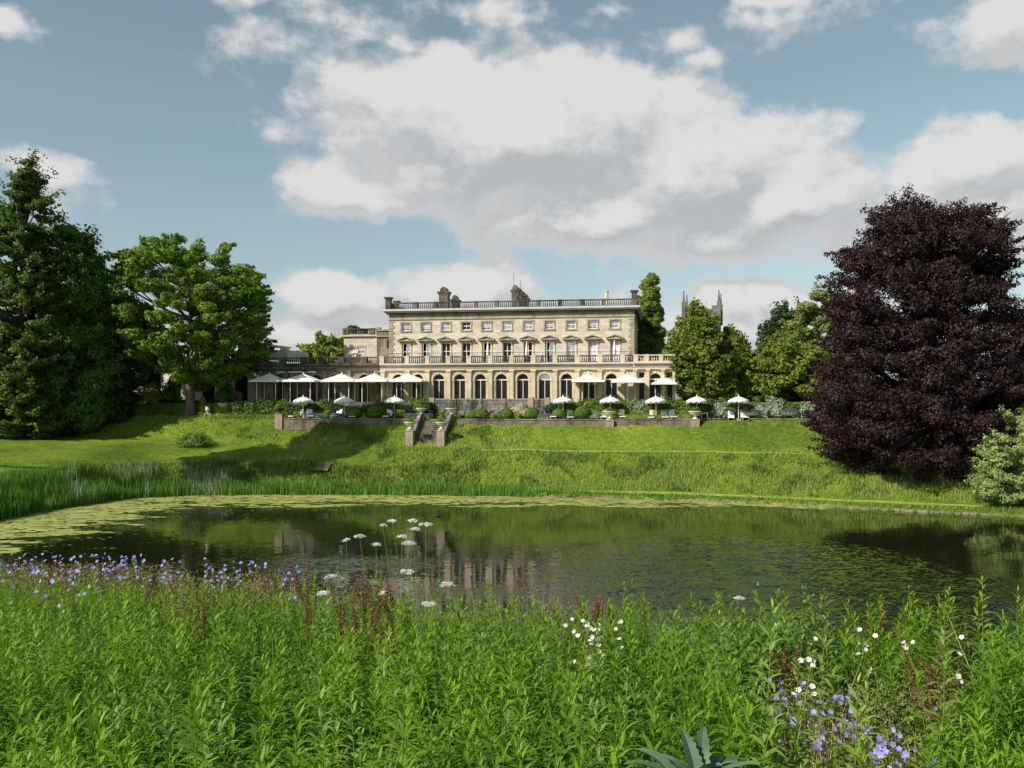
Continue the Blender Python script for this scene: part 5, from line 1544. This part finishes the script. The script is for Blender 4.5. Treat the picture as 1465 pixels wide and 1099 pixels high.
t.links.new(ramp(t, noise(t, 2.5, 6, .7), [(.3, (.16, .23, .03)), (.7, (.33, .40, .07))]), b.inputs['Base Color'])
b.inputs['Roughness'].default_value = 1.0; bump(t, b, noise(t, 12, 4), .6, .05)
ribbon('shore_path', .085, .8, -6, 44, m)

# ------------------------------------------------------------------ grass on the banks
def in_frame(P, m=60):
    x = P[:, 0] / P[:, 1] * F + CX
    return (x > -m) & (x < 1465 + m)
def sample_land(n, x0, x1, y0, y1, g, cond):
    X = g.uniform(x0, x1, n); Y = g.uniform(y0, y1, n)
    d = shore_dist(X, Y); u, v = uv(X, Y)
    k_ = cond(X, Y, d, u, v)
    X, Y = X[k_], Y[k_]
    P = np.stack([X, Y, ground(X, Y)], 1)
    return P[in_frame(P)]
g = np.random.default_rng(5)
def c_bank(X, Y, d, u, v):
    vw = VW + 2.5 * ss(-20.5, -22.5, X)
    dw = vw - v
    t = d / np.maximum(d + dw, .01)
    lawn = (X < -14) & (d > 4.0) & (dw > 4.2 + 1.5 * snoise(X, Y, .5)) 
    strip = (X > -8) & (t > .03) & (t < .145)
    path = (X > -5) & (t > .565) & (t < .605) & (g.random(len(X)) < .7)
    mown = (X > 2) & (t > .62)
    stair = (np.abs(u - (su0 + su1) / 2) < hwid + .5) & (v > vb - .8)
    return (d > .2) & (dw > .1) & ~lawn & ~strip & ~path & ~(mown & (g.random(len(X)) < .25)) & ~stair
P_ = sample_land(330000, -52, 50, 66, 106, g, c_bank)
u_, v_ = uv(P_[:, 0], P_[:, 1])
hh = .24 + .10 * snoise(P_[:, 0], P_[:, 1], .8, 1) + .10 * snoise(P_[:, 0], P_[:, 1], 2.3, 4)
hh = hh * np.where(P_[:, 2] < 3.9, 1.35, 1.0)
hh = np.where((P_[:, 0] > 2) & (P_[:, 2] > 4.1), .11 + .06 * snoise(P_[:, 0], P_[:, 1], 1.3, 8), np.maximum(hh, .08))
print('bank blades', len(P_))
tag(link('bank_grass', tris_blades('bankg', P_, hh, .045, .55, g), M['grass_bank']), 'rough sunlit meadow grass on the bank below the house', 'grass', kind='stuff')
def c_tus(X, Y, d, u, v):
    vw = VW + 2.5 * ss(-20.5, -22.5, X); dw = vw - v; t = d / np.maximum(d + dw, .01)
    return (d > .5) & (dw > .2) & ((t < .53) | (X < -2)) & ~((X > -8) & (t > .03) & (t < .145)) & ~((X < -14) & (d > 4.0) & (dw > 4.2)) & (snoise(X, Y, 1.7, 9) + .8 * snoise(X, Y, .6, 4) > .45)
P_ = sample_land(150000, -30, 50, 66, 100, g, c_tus)
tag(link('bank_tussocks', tris_blades('tus', P_, .42, .05, .6, g), M['grass_shade']), 'darker green tussocks scattered through the sunny bank', 'grass', kind='stuff')
# seed-heads and rank darker herbage
def c_dry(X, Y, d, u, v):
    vw = VW + 2.5 * ss(-20.5, -22.5, X); dw = vw - v; t = d / np.maximum(d + dw, .01)
    return (d > 1.2) & (dw > .5) & (((t > .15) & (t < .33)) | ((t > .6) & (t < .75) & (X < 0))) & (snoise(X, Y, .7, 3) > -.1) & (X > -24)
P_ = sample_land(50000, -30, 48, 66, 100, g, c_dry)
tag(link('seeding_grass', tris_blades('dryg', P_, .50, .035, .5, g), M['grass_dry']), 'pale seeding grasses scattered through the bank', 'grass', kind='stuff')
def c_rank(X, Y, d, u, v):
    return (d > 1.0) & (d < 3.9 + .4 * snoise(X, Y, .6)) & (X < -3) & (Y > 60)
P_ = sample_land(120000, -60, 0, 60, 96, g, c_rank)
tag(link('rank_grass', tris_blades('rankg', P_, np.maximum(.42 + .2 * snoise(P_[:, 0], P_[:, 1], 1.1, 2), .1), .05, .6, g), M['grass_shade']), 'tall rank dark grass along the edge of the left lawn', 'grass', kind='stuff')
# reeds
def c_reed(X, Y, d, u, v):
    lim = np.interp(X, [-60, -38, -32, -12, 0, 10, 40], [3.4, 2.8, 1.2, 1.0, 1.0, .6, .7])
    return (d > -.45 - .25 * snoise(X, Y, 1.2)) & (d < lim) & (Y > 48) & (g.random(len(X)) < np.interp(X, [-10, 4, 12, 50], [1, .8, .45, .5]))
P_ = sample_land(420000, -56, 50, 50, 92, g, c_reed)
P_[:, 2] = np.maximum(P_[:, 2], -.1)
hr = np.interp(P_[:, 0], [-60, -34, -12, 0, 6, 12, 50], [1.6, 1.35, .85, .8, .6, .32, .36]) * (1 + .25 * snoise(P_[:, 0], P_[:, 1], 1.4, 5))
print('reeds', len(P_))
tag(link('reed_bed', tris_blades('reeds', P_, hr, .05, .22, g), M['reed']), 'bright green reeds along the far shore of the pond', 'reeds', kind='stuff')
def c_pale(X, Y, d, u, v):
    return (d > -.3) & (d < 2.6) & (X < -27) & (snoise(X, Y, .8, 3) > .15)
P_ = sample_land(60000, -56, -26, 56, 88, g, c_pale)
tag(link('pale_reeds', tris_blades('preed', P_, 1.7, .05, .35, g), M['lf_silver']), 'greyish pale reed clumps standing at the far left shore', 'reeds', kind='stuff')
# stones edging the water
mb = MB(); rd = random.Random(8)
for i in range(0, 240):
    X = rd.uniform(3, 44); Y = float(np.interp(X, SHORE[9:15, 0], SHORE[9:15, 1])) - .1 + rd.uniform(-.12, .12)
    w_ = rd.uniform(.08, .22); mb.box(X - w_, X + w_, Y - .08, Y + .08, -.1, rd.uniform(.05, .2))
tag(mb.build('shore_stones', M['pier']), 'line of small pale stones edging the far shore', 'stones', kind='stuff')

# ------------------------------------------------------------------ algae and floating leaves
def mats(name, label, mat, n, cond, rmin, rmax, z0, g, asp=.55):
    X = g.uniform(-42, 34, n); Y = g.uniform(46, 87, n)
    d = shore_dist(X, Y)
    k_ = (d < -.1) & (cond(X, Y, -d) > g.random(n))
    X, Y = X[k_], Y[k_]; n = len(X); s = 9
    r = rmin + (rmax - rmin) * g.random(n) ** 2.5
    a = np.linspace(0, 2 * PI, s, endpoint=False)
    rr = r[:, None] * g.uniform(.55, 1.2, (n, s))
    V = np.stack([X[:, None] + rr * np.cos(a), Y[:, None] + rr * np.sin(a) * asp, np.broadcast_to((z0 + .012 * g.random(n))[:, None], (n, s))], -1)
    print(name, n)
    tag(link(name, np_mesh(name, V, np.arange(n * s), np.full(n, s), g.random(n)), M[mat]), label, 'algae', kind='stuff')
def c_alg(X, Y, d):
    band = np.interp(X, [-40, -34, -22, -8, 4, 12, 20, 30], [12, 13, 11, 9, 9.5, 6, 3.2, 1.0])
    f = np.clip(1.25 - d / band, 0, 1)
    pt = .5 + .5 * snoise(X * .8, Y * 2.2, .55, 3) + .35 * snoise(X, Y * 2.4, 1.5, 7)
    return np.clip((f * 1.3 + pt - 1.0) * 2.4, 0, 1) * (X < 26) * (d < band * 1.0)
mats('algae_scum', 'yellow-green algae scum drifting along the far shore', 'algae', 70000, c_alg, .04, .62, .006, g)
def c_weed(X, Y, d):
    f = np.clip(1.5 - d / np.interp(X, [-40, -30, -10, 10, 30], [22, 20, 14, 7, 2]), 0, 1)
    pt = .5 + .5 * snoise(X, Y * 2.0, .9, 11)
    return np.clip((f + pt - 1.15) * 1.2, 0, 1) * .8 * (d < np.interp(X, [-40, -30, -10, 10, 30], [26, 22, 12, 5, 1]))
mats('floating_weed', 'dull floating pondweed leaves on the left of the pond', 'duckweed', 30000, c_weed, .03, .22, .020, g)
# moorhen
p = at(626, 738.5, 9 * F / (739 - HY))
dk = empty('moorhen', (p.x, p.y, 0), 'small dark moorhen swimming in front of the algae', 'bird')
bm = bmesh.new(); bmesh.ops.create_uvsphere(bm, u_segments=16, v_segments=10, radius=1)
for v in bm.verts:
    x, y, z = v.co
    v.co = (x * .24 * (1 if x < 0 else .95), y * .12, z * .11 + .06 + (.06 * x * x if x < 0 else 0))
hd = bmesh.ops.create_uvsphere(bm, u_segments=12, v_segments=8, radius=.055)['verts']
for v in hd: v.co += Vector((.25, 0, .22))
nk = bmesh.ops.create_cone(bm, segments=10, radius1=.06, radius2=.035, depth=.16, cap_ends=True)['verts']
for v in nk: v.co += Vector((.20, 0, .14))
me_ = bpy.data.meshes.new('body'); bm.to_mesh(me_); bm.free()
link('body', me_, M['iron'], dk)
MB().lathe([(.018, 0), (.002, .06)], n=6).build('beak', M['terracotta'], dk, (.30, 0, .21)).rotation_euler = (0, R(90), 0)

# ------------------------------------------------------------------ foreground herbs
g = np.random.default_rng(2024)
def herb_points(n, y0, y1, cond=None):
    Y = np.sqrt(g.uniform(y0 * y0, y1 * y1, n)); X = g.uniform(-.62, .62, n) * Y + g.normal(size=n) * .05
    k_ = Y < edge_near(X) + .35
    if cond is not None: k_ &= cond(X, Y)
    X, Y = X[k_], Y[k_]
    return np.stack([X, Y, ground(X, Y)], 1)
def leaf_array(B, D, S, Lf, Wf, droop):
    """narrow curved leaf: 6 vertices. B base, D direction, S side"""
    up = np.cross(D, S)
    m1 = B + D * (Lf * .33)[:, None]; m2 = B + D * (Lf * .68)[:, None] - up * (droop * Lf * .10)[:, None]
    tp = B + D * (Lf * .98)[:, None] - up * (droop * Lf * .32)[:, None]
    w = (Wf * .5)[:, None]
    fold = up * w * .35
    V = np.stack([B, m1 - S * w + fold, m1 + S * w + fold, m2 - S * w * .8 + fold, m2 + S * w * .8 + fold, tp], 1)
    return V
def herb_mesh(name, P, h, K, Ll, Wl, mat, label, tilt0=.95, tilt1=.45, seed=1, top_only=.25):
    g2 = np.random.default_rng(seed)
    n = len(P)
    lean = g2.normal(size=(n, 2)) * .09
    patchy = .5 + .5 * snoise(P[:, 0], P[:, 1], 2.2, seed)
    hs_ = h * (.90 + .14 * patchy) * np.where(g2.random(n) < .08, g2.uniform(1.1, 1.28, n), g2.uniform(.74, 1.08, n))
    ks = np.arange(K); f = top_only + (1 - top_only) * (ks / (K - 1)) ** .85
    ph = g2.uniform(0, 2 * PI, n)
    ang = ph[:, None] + (ks // 2)[None] * (PI / 2 + .25) + (ks % 2)[None] * PI + g2.normal(size=(n, K)) * .25
    zz = hs_[:, None] * (f[None] + g2.normal(size=(n, K)) * .008)
    cx = P[:, 0:1] + lean[:, 0:1] * zz; cy = P[:, 1:2] + lean[:, 1:2] * zz; cz = P[:, 2:3] + zz
    tilt = tilt1 + (tilt0 - tilt1) * np.clip((f[None] - .8) / .2, 0, 1) ** 1.0 + g2.normal(size=(n, K)) * .14
    el_ = np.clip(tilt, -.2, 1.45)
    D = np.stack([np.cos(ang) * np.cos(el_), np.sin(ang) * np.cos(el_), np.sin(el_)], -1).reshape(-1, 3)
    S = np.stack([-np.sin(ang), np.cos(ang), np.zeros_like(ang)], -1).reshape(-1, 3)
    size = np.interp(f, [0, .3, .75, .93, 1], [.7, .95, 1.1, .8, .42])[None] * g2.uniform(.8, 1.2, (n, K))
    Lf = (Ll * size).ravel(); Wf = (Wl * size).ravel()
    droop = g2.uniform(.2, 1.6, n * K) * np.repeat((1 - .6 * np.clip((f - .85) / .15, 0, 1))[None], n, 0).ravel()
    B = np.stack([cx, cy, cz], -1).reshape(-1, 3)
    V = leaf_array(B, D, S, Lf, Wf, droop)
    m_ = n * K
    i = np.arange(m_)[:, None] * 6
    loops = np.concatenate([i + [0, 2, 1], i + [1, 2, 4, 3], i + [3, 4, 5]], 1)
    tot = np.tile([3, 4, 3], m_)
    rn = np.clip(np.repeat(g2.random(n), K) * .5 + g2.random(m_) * .5, 0, 1)
    rn = np.clip(rn * .8 + .3 * np.repeat(patchy, K) - .12 + .28 * np.tile((f > .88), n), 0, 1)
    # stems as thin three sided tubes
    a3 = np.array([0, 2.1, 4.2])
    ring = np.stack([np.cos(a3), np.sin(a3), 0 * a3], -1) * .0036
    bot = P[:, None] + ring[None]; tpp = P + np.stack([lean[:, 0] * hs_, lean[:, 1] * hs_, hs_], 1)
    SV = np.concatenate([bot, tpp[:, None] + ring[None] * .5], 1)
    j = np.arange(n)[:, None] * 6 + m_ * 6
    sl_ = np.concatenate([j + [0, 1, 4, 3], j + [1, 2, 5, 4], j + [2, 0, 3, 5]], 1)
    Vall = np.concatenate([V.reshape(-1, 3), SV.reshape(-1, 3)])
    loops = np.concatenate([loops.ravel(), sl_.ravel()]); tot = np.concatenate([tot, np.full(3 * n, 4)])
    rn = np.concatenate([np.repeat(rn, 3), np.full(3 * n, .9)])
    o = link(name, np_mesh(name, Vall, loops, tot, rn, smooth=False), M[mat])
    return tag(o, label, 'wild plants', kind='stuff')
def notpatch(X, Y):      # leave room for the geranium corner and the thistle
    x = X / Y * F + CX
    return ~((x > 1075) & (x < 1340) & (Y < 4.9) & (g.random(len(X)) < .93)) & ~((x > 930) & (x < 1085) & (Y < 3.1))
Pn = herb_points(1500, 2.3, 5.2, lambda X, Y: notpatch(X, Y) & (g.random(len(X)) < .62 + .5 * snoise(X, Y, 5.0, 2)))
print('herbs near', len(Pn))
herb_mesh('leafy_herbs', Pn, .96, 58, .100, .0170, 'herb', 'dense bright green leafy stems filling the near bank', seed=3, tilt0=1.15, tilt1=.42)
Pf = herb_points(5600, 5.0, 15, lambda X, Y: (g.random(len(X)) < np.interp(X / Y, [-.6, -.45, -.2], [.55, .7, 1])))
print('herbs far', len(Pf))
herb_mesh('leafy_herbs', Pf, .94, 44, .098, .018, 'herb', 'green leafy herb stems rising at the water edge of the near bank', seed=4, top_only=.4, tilt0=1.15, tilt1=.5)
Pp = herb_points(260, 2.8, 13)
herb_mesh('pale_herbs', Pp, 1.04, 46, .09, .02, 'herb_pale', 'paler greyish green stems scattered among the leafy herbs', seed=5)
# long thin grass between
Pg = herb_points(4500, 2.3, 14)
tag(link('long_grass', tris_blades('lg', Pg, .95, .008, .5, g), M['grass_bank']), 'thin long grass threading through the near herbs', 'grass', kind='stuff')

Pd = herb_points(260, 3.0, 12)
tag(link('dead_stalks', tris_blades('ds', Pd, 1.05, .009, .45, g), M['brown_seed']), 'thin dead brown stalks standing among the green herbs', 'dry plants', kind='stuff')
def ypx(x, y, Z): return at(x, y, Z)
def flowers5(name, C, r, mat, parent=None, tag_=None, seed=1):
    """open five-petalled flowers"""
    g2 = np.random.default_rng(seed); n = len(C)
    Nn = unit(np.stack([g2.normal(size=n) * .5, -np.abs(g2.normal(size=n)) * .6 - .2, g2.uniform(.2, 1, n)], 1))
    T = unit(np.cross(Nn, g2.normal(size=(n, 3)))); B = np.cross(Nn, T)
    rr = r * g2.uniform(.75, 1.2, n)
    V = []
    for k in range(5):
        a = 2 * PI * k / 5
        e = T * math.cos(a) + B * math.sin(a); s_ = -T * math.sin(a) + B * math.cos(a)
        R_ = rr[:, None]
        V.append(np.stack([C, C + e * R_ * .65 - s_ * R_ * .42 + Nn * R_ * .22, C + e * R_ + Nn * R_ * .3, C + e * R_ * .65 + s_ * R_ * .42 + Nn * R_ * .22], 1))
    V = np.concatenate(V, 1).reshape(-1, 3)
    o = link(name, np_mesh(name, V, np.arange(len(V)), np.full(n * 5, 4), np.repeat(g2.random(n), 5)), M[mat], parent)
    return o
def patch(name, label, boxes, zlift, fl_n, mat, seed, rad=.016, stems=True):
    """boxes: (x0,x1,y0,y1,Z0,Z1) photo windows that hold the flower heads"""
    g2 = np.random.default_rng(seed)
    Cs = []
    for (x0, x1, y0, y1, Z0, Z1, n) in boxes:
        x = g2.uniform(x0, x1, n); t_ = g2.random(n); Z = Z0 + (Z1 - Z0) * t_
        X = (x - CX) / F * Z
        gzz = ground(X, Z)
        hgt = g2.uniform(zlift * .85, zlift * 1.15, n)
        Cs.append(np.stack([X, Z, gzz + hgt], 1))
    C = np.concatenate(Cs)
    o = flowers5(name, C, rad, mat, seed=seed)
    tag(o, label, 'flowers', kind='stuff')
    if stems:
        n = len(C); b = C.copy(); b[:, 2] = ground(C[:, 0], C[:, 1]); b[:, :2] += g2.normal(size=(n, 2)) * .05
        ring = np.array([[.002, 0, 0], [-.001, .0017, 0], [-.001, -.0017, 0]])
        SV = np.concatenate([b[:, None] + ring, C[:, None] + ring * .6], 1)
        j = np.arange(n)[:, None] * 6
        s_ = np.concatenate([j + [0, 1, 4, 3], j + [1, 2, 5, 4], j + [2, 0, 3, 5]], 1)
        link('stems', np_mesh('st', SV.reshape(-1, 3), s_, np.full(3 * n, 4), np.full(3 * n, .5)), M['brown_seed'], o)
    return C
patch('blue_geraniums', 'drift of blue-violet geranium flowers along the left water edge',
      [(-10, 130, 0, 0, 11.6, 14.3, 90), (130, 260, 0, 0, 10.5, 13.6, 80), (150, 215, 0, 0, 12, 13, 40), (290, 380, 0, 0, 9.6, 11.6, 55), (0, 110, 0, 0, 9, 12, 30), (380, 440, 0, 0, 8.5, 10.5, 12), (20, 140, 0, 0, 7.6, 8.4, 14)], 1.08, 0, 'geranium', 5, .021)
patch('blue_geraniums', 'patch of blue-violet geranium flowers in the bottom right corner',
      [(1110, 1175, 0, 0, 3.9, 4.5, 36), (1165, 1230, 0, 0, 3.9, 4.4, 34), (1235, 1300, 0, 0, 3.3, 3.7, 40), (1060, 1340, 0, 0, 3.2, 4.8, 30)], .76, 0, 'geranium', 6, .0135)
patch('white_geraniums', 'scattered white geranium flowers among the right hand herbs',
      [(1135, 1170, 0, 0, 4.2, 4.5, 9), (1222, 1255, 0, 0, 4.9, 5.1, 9), (1290, 1310, 0, 0, 4.7, 4.9, 3), (1368, 1386, 0, 0, 4.4, 4.6, 4), (805, 895, 0, 0, 5.4, 6.0, 16), (832, 858, 0, 0, 5.5, 5.7, 26)], .96, 0, 'white_fl', 7, .0145)
# dry brown geranium seed stems
def fuzz(name, label, boxes, h, mat, seed, size=.011, per=30):
    g2 = np.random.default_rng(seed); Cs = []; stems = []
    for (x0, x1, Z0, Z1, n) in boxes:
        x = g2.uniform(x0, x1, n); Z = g2.uniform(Z0, Z1, n); X = (x - CX) / F * Z
        b = np.stack([X, Z, ground(X, Z)], 1); stems.append(b)
        t_ = g2.uniform(.62, 1.08, (n, per)); sp_ = .10
        c = b[:, None] + np.stack([g2.normal(size=(n, per)) * sp_, g2.normal(size=(n, per)) * sp_, t_ * h], -1)
        Cs.append(c.reshape(-1, 3))
    C = np.concatenate(Cs); S = np.concatenate(stems)
    o = link(name, quads_mesh(name, C, unit(g2.normal(size=(len(C), 3))), size, .35, None, g2), M[mat]); tag(o, label, 'dry plants', kind='stuff')
    k = 3; P3 = np.repeat(S, k, 0) + g2.normal(size=(len(S) * k, 3)) * [.04, .04, 0]
    link('stems', tris_blades('fz', P3, h * 1.0, .007, .12, g2), M[mat], o)
fuzz('seeding_geraniums', 'reddish brown seed stems behind the left blue geraniums', [(-20, 260, 11, 14.2, 420), (240, 420, 9, 11.5, 130)], 1.02, 'brown_seed', 3, .016)
fuzz('seeding_geraniums', 'tan dry seed stems of the bottom right geranium patch', [(1080, 1340, 3.3, 4.9, 170)], .76, 'tan_seed', 4, .008, 40)
Pl = []
g3 = np.random.default_rng(8)
x = g3.uniform(1070, 1345, 900); Z = g3.uniform(3.0, 4.9, 900); X = (x - CX) / F * Z
Pl = np.stack([X, Z, ground(X, Z)], 1)
herb_mesh('geranium_leaves', Pl[:520], .64, 26, .075, .03, 'herb', 'low toothed green leaves under the bottom right geraniums', seed=9, tilt1=.2)
x = g3.uniform(1045, 1190, 260); Z = g3.uniform(5.0, 7.0, 260); X = (x - CX) / F * Z
herb_mesh('dark_herbs', np.stack([X, Z, ground(X, Z)], 1), 1.0, 34, .085, .03, 'lf_shrub', 'darker broad leaved herbs behind the bottom right geraniums', seed=14, tilt1=.3)
x = g3.uniform(0, 1465, 200); Z = g3.uniform(3.2, 9.0, 200); X = (x - CX) / F * Z
herb_mesh('dark_herbs', np.stack([X, Z, ground(X, Z)], 1), .98, 30, .10, .026, 'lf_shrub', 'darker broad leaved stems mixed singly into the green herbs', seed=15, tilt1=.2)
# rust coloured docks: individual plants
def dock(label, x, Z, ytop, seed, wid=1.0):
    g2 = np.random.default_rng(seed); rd_ = random.Random(seed)
    X = (x - CX) / F * Z; b = gz(X, Z)
    h = at(x, ytop, Z).z - b
    o = empty('dock_plant', (X, Z, b), label, 'dock', 'rusty docks in seed among the herbs')
    mb = MB(); tips = []
    top = Vector((rd_.uniform(-.04, .04), 0, h)); mb.tube([(0, 0, 0), (0, 0, h * .5), top], [.006, .005, .002], 5)
    lines = [((0, 0, h * .5), top)]
    for i in range(5):
        s0 = h * rd_.uniform(.45, .8); a = rd_.uniform(0, 2 * PI); l = rd_.uniform(.16, .34) * wid
        p0 = Vector((0, 0, s0)); p1 = p0 + Vector((math.cos(a) * l * .38, math.sin(a) * l * .38, l * .95))
        mb.tube([p0, (p0 + p1) / 2 + Vector((math.cos(a) * .02, math.sin(a) * .02, -.01)), p1], [.003, .0025, .0015], 4)
        lines.append((p0.lerp(p1, .2), p1))
    mb.build('stalk', M['rust'], o)
    C = []
    for p0, p1 in lines:
        p0, p1 = np.array(p0), np.array(p1); m_ = int(170 * np.linalg.norm(p1 - p0) / .3)
        t_ = g2.random(m_)[:, None]; whorl = .5 + .5 * np.sin(t_ * 60)
        C.append(p0 + (p1 - p0) * t_ + g2.normal(size=(m_, 3)) * .011 * (.5 + whorl))
    C = np.concatenate(C)
    link('seed_heads', quads_mesh('dock', C, unit(g2.normal(size=(len(C), 3))), .0075, .7, None, g2), M['rust'], o)
docks = [(441, 7.2, 812, 'tallest rusty dock left of centre against the water'), (487, 7.6, 838, 'rusty dock right of the tall one'), (521, 7.4, 800, 'slender rusty dock in the cluster left of centre'), (532, 7.0, 838, 'bushy rusty dock in the middle of the cluster'), (512, 6.6, 850, 'short rusty dock at the front of the cluster'),
         (565, 7.0, 852, 'rusty dock at the right of the cluster'), (556, 6.5, 838, 'branching rusty dock beside the cluster'), (280, 7.8, 840, 'low rusty dock among the left geraniums'), (292, 7.4, 850, 'brown dock front left below the geraniums'), (850, 7.0, 858, 'rusty dock right of centre at the edge of the herbs'), (838, 6.7, 870, 'short brown dock right of centre'),
         (1128, 4.9, 930, 'brown dock behind the bottom right geraniums'), (1318, 4.6, 935, 'thin rusty dock at the right beside the white flowers'), (1353, 4.2, 975, 'rusty dock farthest right near the corner'), (1262, 7.2, 858, 'small rusty dock against the water at right')]
for i, (x, Z, y, lb_) in enumerate(docks): dock(lb_, x, Z, y, 400 + i, 1.25)
# white umbels: individual plants
def umbel(label, x, y, Z, r, seed):
    g2 = np.random.default_rng(seed); rd_ = random.Random(seed)
    p = at(x, y, Z); b = gz(p.x, Z); h = p.z - b
    o = empty('umbel_flower', (p.x, Z, b), label, 'flower', 'white umbels above the herbs')
    mb = MB(); off = rd_.uniform(-.28, .28)
    mb.tube(bezier((off, 0, 0), (off * .6, 0, h * .6), (0, 0, h - r * .55), 5), [.003, .0027, .0023, .002, .0016], 5)
    for k in range(14):
        a = 2 * PI * k / 14; q = r * (.9 if k % 2 else .5)
        mb.tube([(0, 0, h - r * .55), (q * math.cos(a), q * math.sin(a), h - .01)], .0012, 3)
    mb.build('stem', M['herb_stem'], o)
    n = 420; cl = 26
    ca = g2.uniform(0, 2 * PI, cl); cq = np.sqrt(g2.random(cl)) * r
    pick = g2.integers(0, cl, n)
    C = np.stack([cq[pick] * np.cos(ca[pick]), cq[pick] * np.sin(ca[pick]), h + .012 - (cq[pick] / r) ** 2 * .018], 1) + g2.normal(size=(n, 3)) * [.010, .010, .004]
    link('flower_head', quads_mesh('umb', C, unit(g2.normal(size=(n, 3)) * .5 + [0, 0, 1]), .0052, .8, None, g2), M['white_fl'], o)
ums = [(562, 745.5, 9.0, .055, 'white umbel highest at left above the water'), (590, 745, 8.8, .055, 'white umbel beside the highest one, left of the widest'), (609, 750, 8.6, .075, 'widest white umbel of the group above the water'), (594, 757, 8.7, .05, 'small white umbel under the widest one'), (575, 768, 8.2, .055, 'white umbel midway down the water group'), (585, 777, 8.0, .07, 'lowest wide white umbel of the water group'),
       (515, 767, 8.8, .06, 'loose white umbel left of the water group'), (496, 773, 8.8, .035, 'small white umbel far left of the water group'), (538, 779, 8.6, .04, 'small white umbel left of the lowest wide one'), (640, 836, 7.2, .075, 'wide white umbel at the herb edge right of the docks'), (582, 818, 7.4, .07, 'white umbel just above the dock cluster'), (474, 825, 7.8, .06, 'flat white umbel left of the docks'), (463, 849, 7.0, .055, 'lower white umbel left of the docks'),
       (614, 864, 6.6, .055, 'bright white umbel in front of the herb edge'), (548, 849, 6.9, .04, 'small white umbel inside the dock cluster'), (1058, 856, 7.8, .05, 'creamy umbel at the water edge right of centre'), (1113, 896, 6.4, .045, 'creamy umbel at right above the geraniums'), (548, 702 + 50, 9.1, .04, 'tiny white umbel beside the highest one')]
for i, (x, y, Z, r, lb_) in enumerate(ums): umbel(lb_, x, y, Z, r * .74, 500 + i)
# dark knapweed head
p = at(657, 877, 6.6); kn = empty('knapweed', (p.x, 6.6, gz(p.x, 6.6)), 'single dark knapweed head right of the white umbels', 'flower')
h = p.z - gz(p.x, 6.6)
MB().tube([(0, 0, 0), (0, 0, h)], .004, 5).build('stem', M['herb_stem'], kn); MB().lathe([(.006, h - .03), (.016, h - .01), (.017, h + .005), (.008, h + .02)], n=10).build('flower_head', M['lf_purple'], kn)
# cardoon at the bottom right
Z = 2.7; X = (1000 - CX) / F * Z; b = gz(X, Z)
cd_ = empty('cardoon', (X, Z, b), 'large silvery toothed thistle-leaved plant at the bottom right', 'plant')
m, t, bb = newmat('cardoon_leaf')
t.links.new(ramp(t, noise(t, 5, 4), [(.3, (.04, .085, .042)), (.7, (.10, .17, .095))]), bb.inputs['Base Color']); bb.inputs['Roughness'].default_value = .55
M['cardoon'] = m
rd = random.Random(12)
top_z = at(1000, 1040, Z).z - b
for i in range(26):
    a = 2.4 * i + rd.uniform(-.2, .2); Ll = rd.uniform(.20, .33); el_ = rd.uniform(.9, 1.5); n = 30
    mb = MB(); base = Vector((0, 0, top_z - .30)); pr = base.copy(); d_el = el_
    for k in range(n + 1):
        f = k / n
        w_ = .034 * max(0.0, math.sin(min(1, f * .9 + .1) * PI)) ** .8 * (rd.uniform(.92, 1.1) if k % 2 else rd.uniform(.74, .86)) * .85 + .002
        dirv = Vector((math.cos(a) * math.cos(d_el), math.sin(a) * math.cos(d_el), math.sin(d_el)))
        sd = Vector((-math.sin(a), math.cos(a), 0)); upv = sd.cross(dirv)
        mb.v += [tuple(pr - sd * w_ - upv * w_ * .45), tuple(pr), tuple(pr + sd * w_ - upv * w_ * .45)]
        pr = pr + dirv * Ll / n; d_el -= (1.1 * f) / n * 2.6; a += rd.uniform(-.05, .05)
        if k < n:
            q = 3 * k; mb.f += [(q, q + 1, q + 4, q + 3), (q + 1, q + 2, q + 5, q + 4)]
    lf_ = mb.build('leaf', M['cardoon'], cd_)
    rb2 = MB(); rb2.tube([mb.v[3 * k + 1] for k in range(0, n, 3)], [.0045 * (1 - .13 * q) for q in range(len(range(0, n, 3)))], 5); rb2.build('midrib', M['herb_stem'], lf_)
MB().tube([(0, 0, 0), (0, 0, top_z - .28)], [.03, .02], 8).build('stem', M['herb_stem'], cd_)
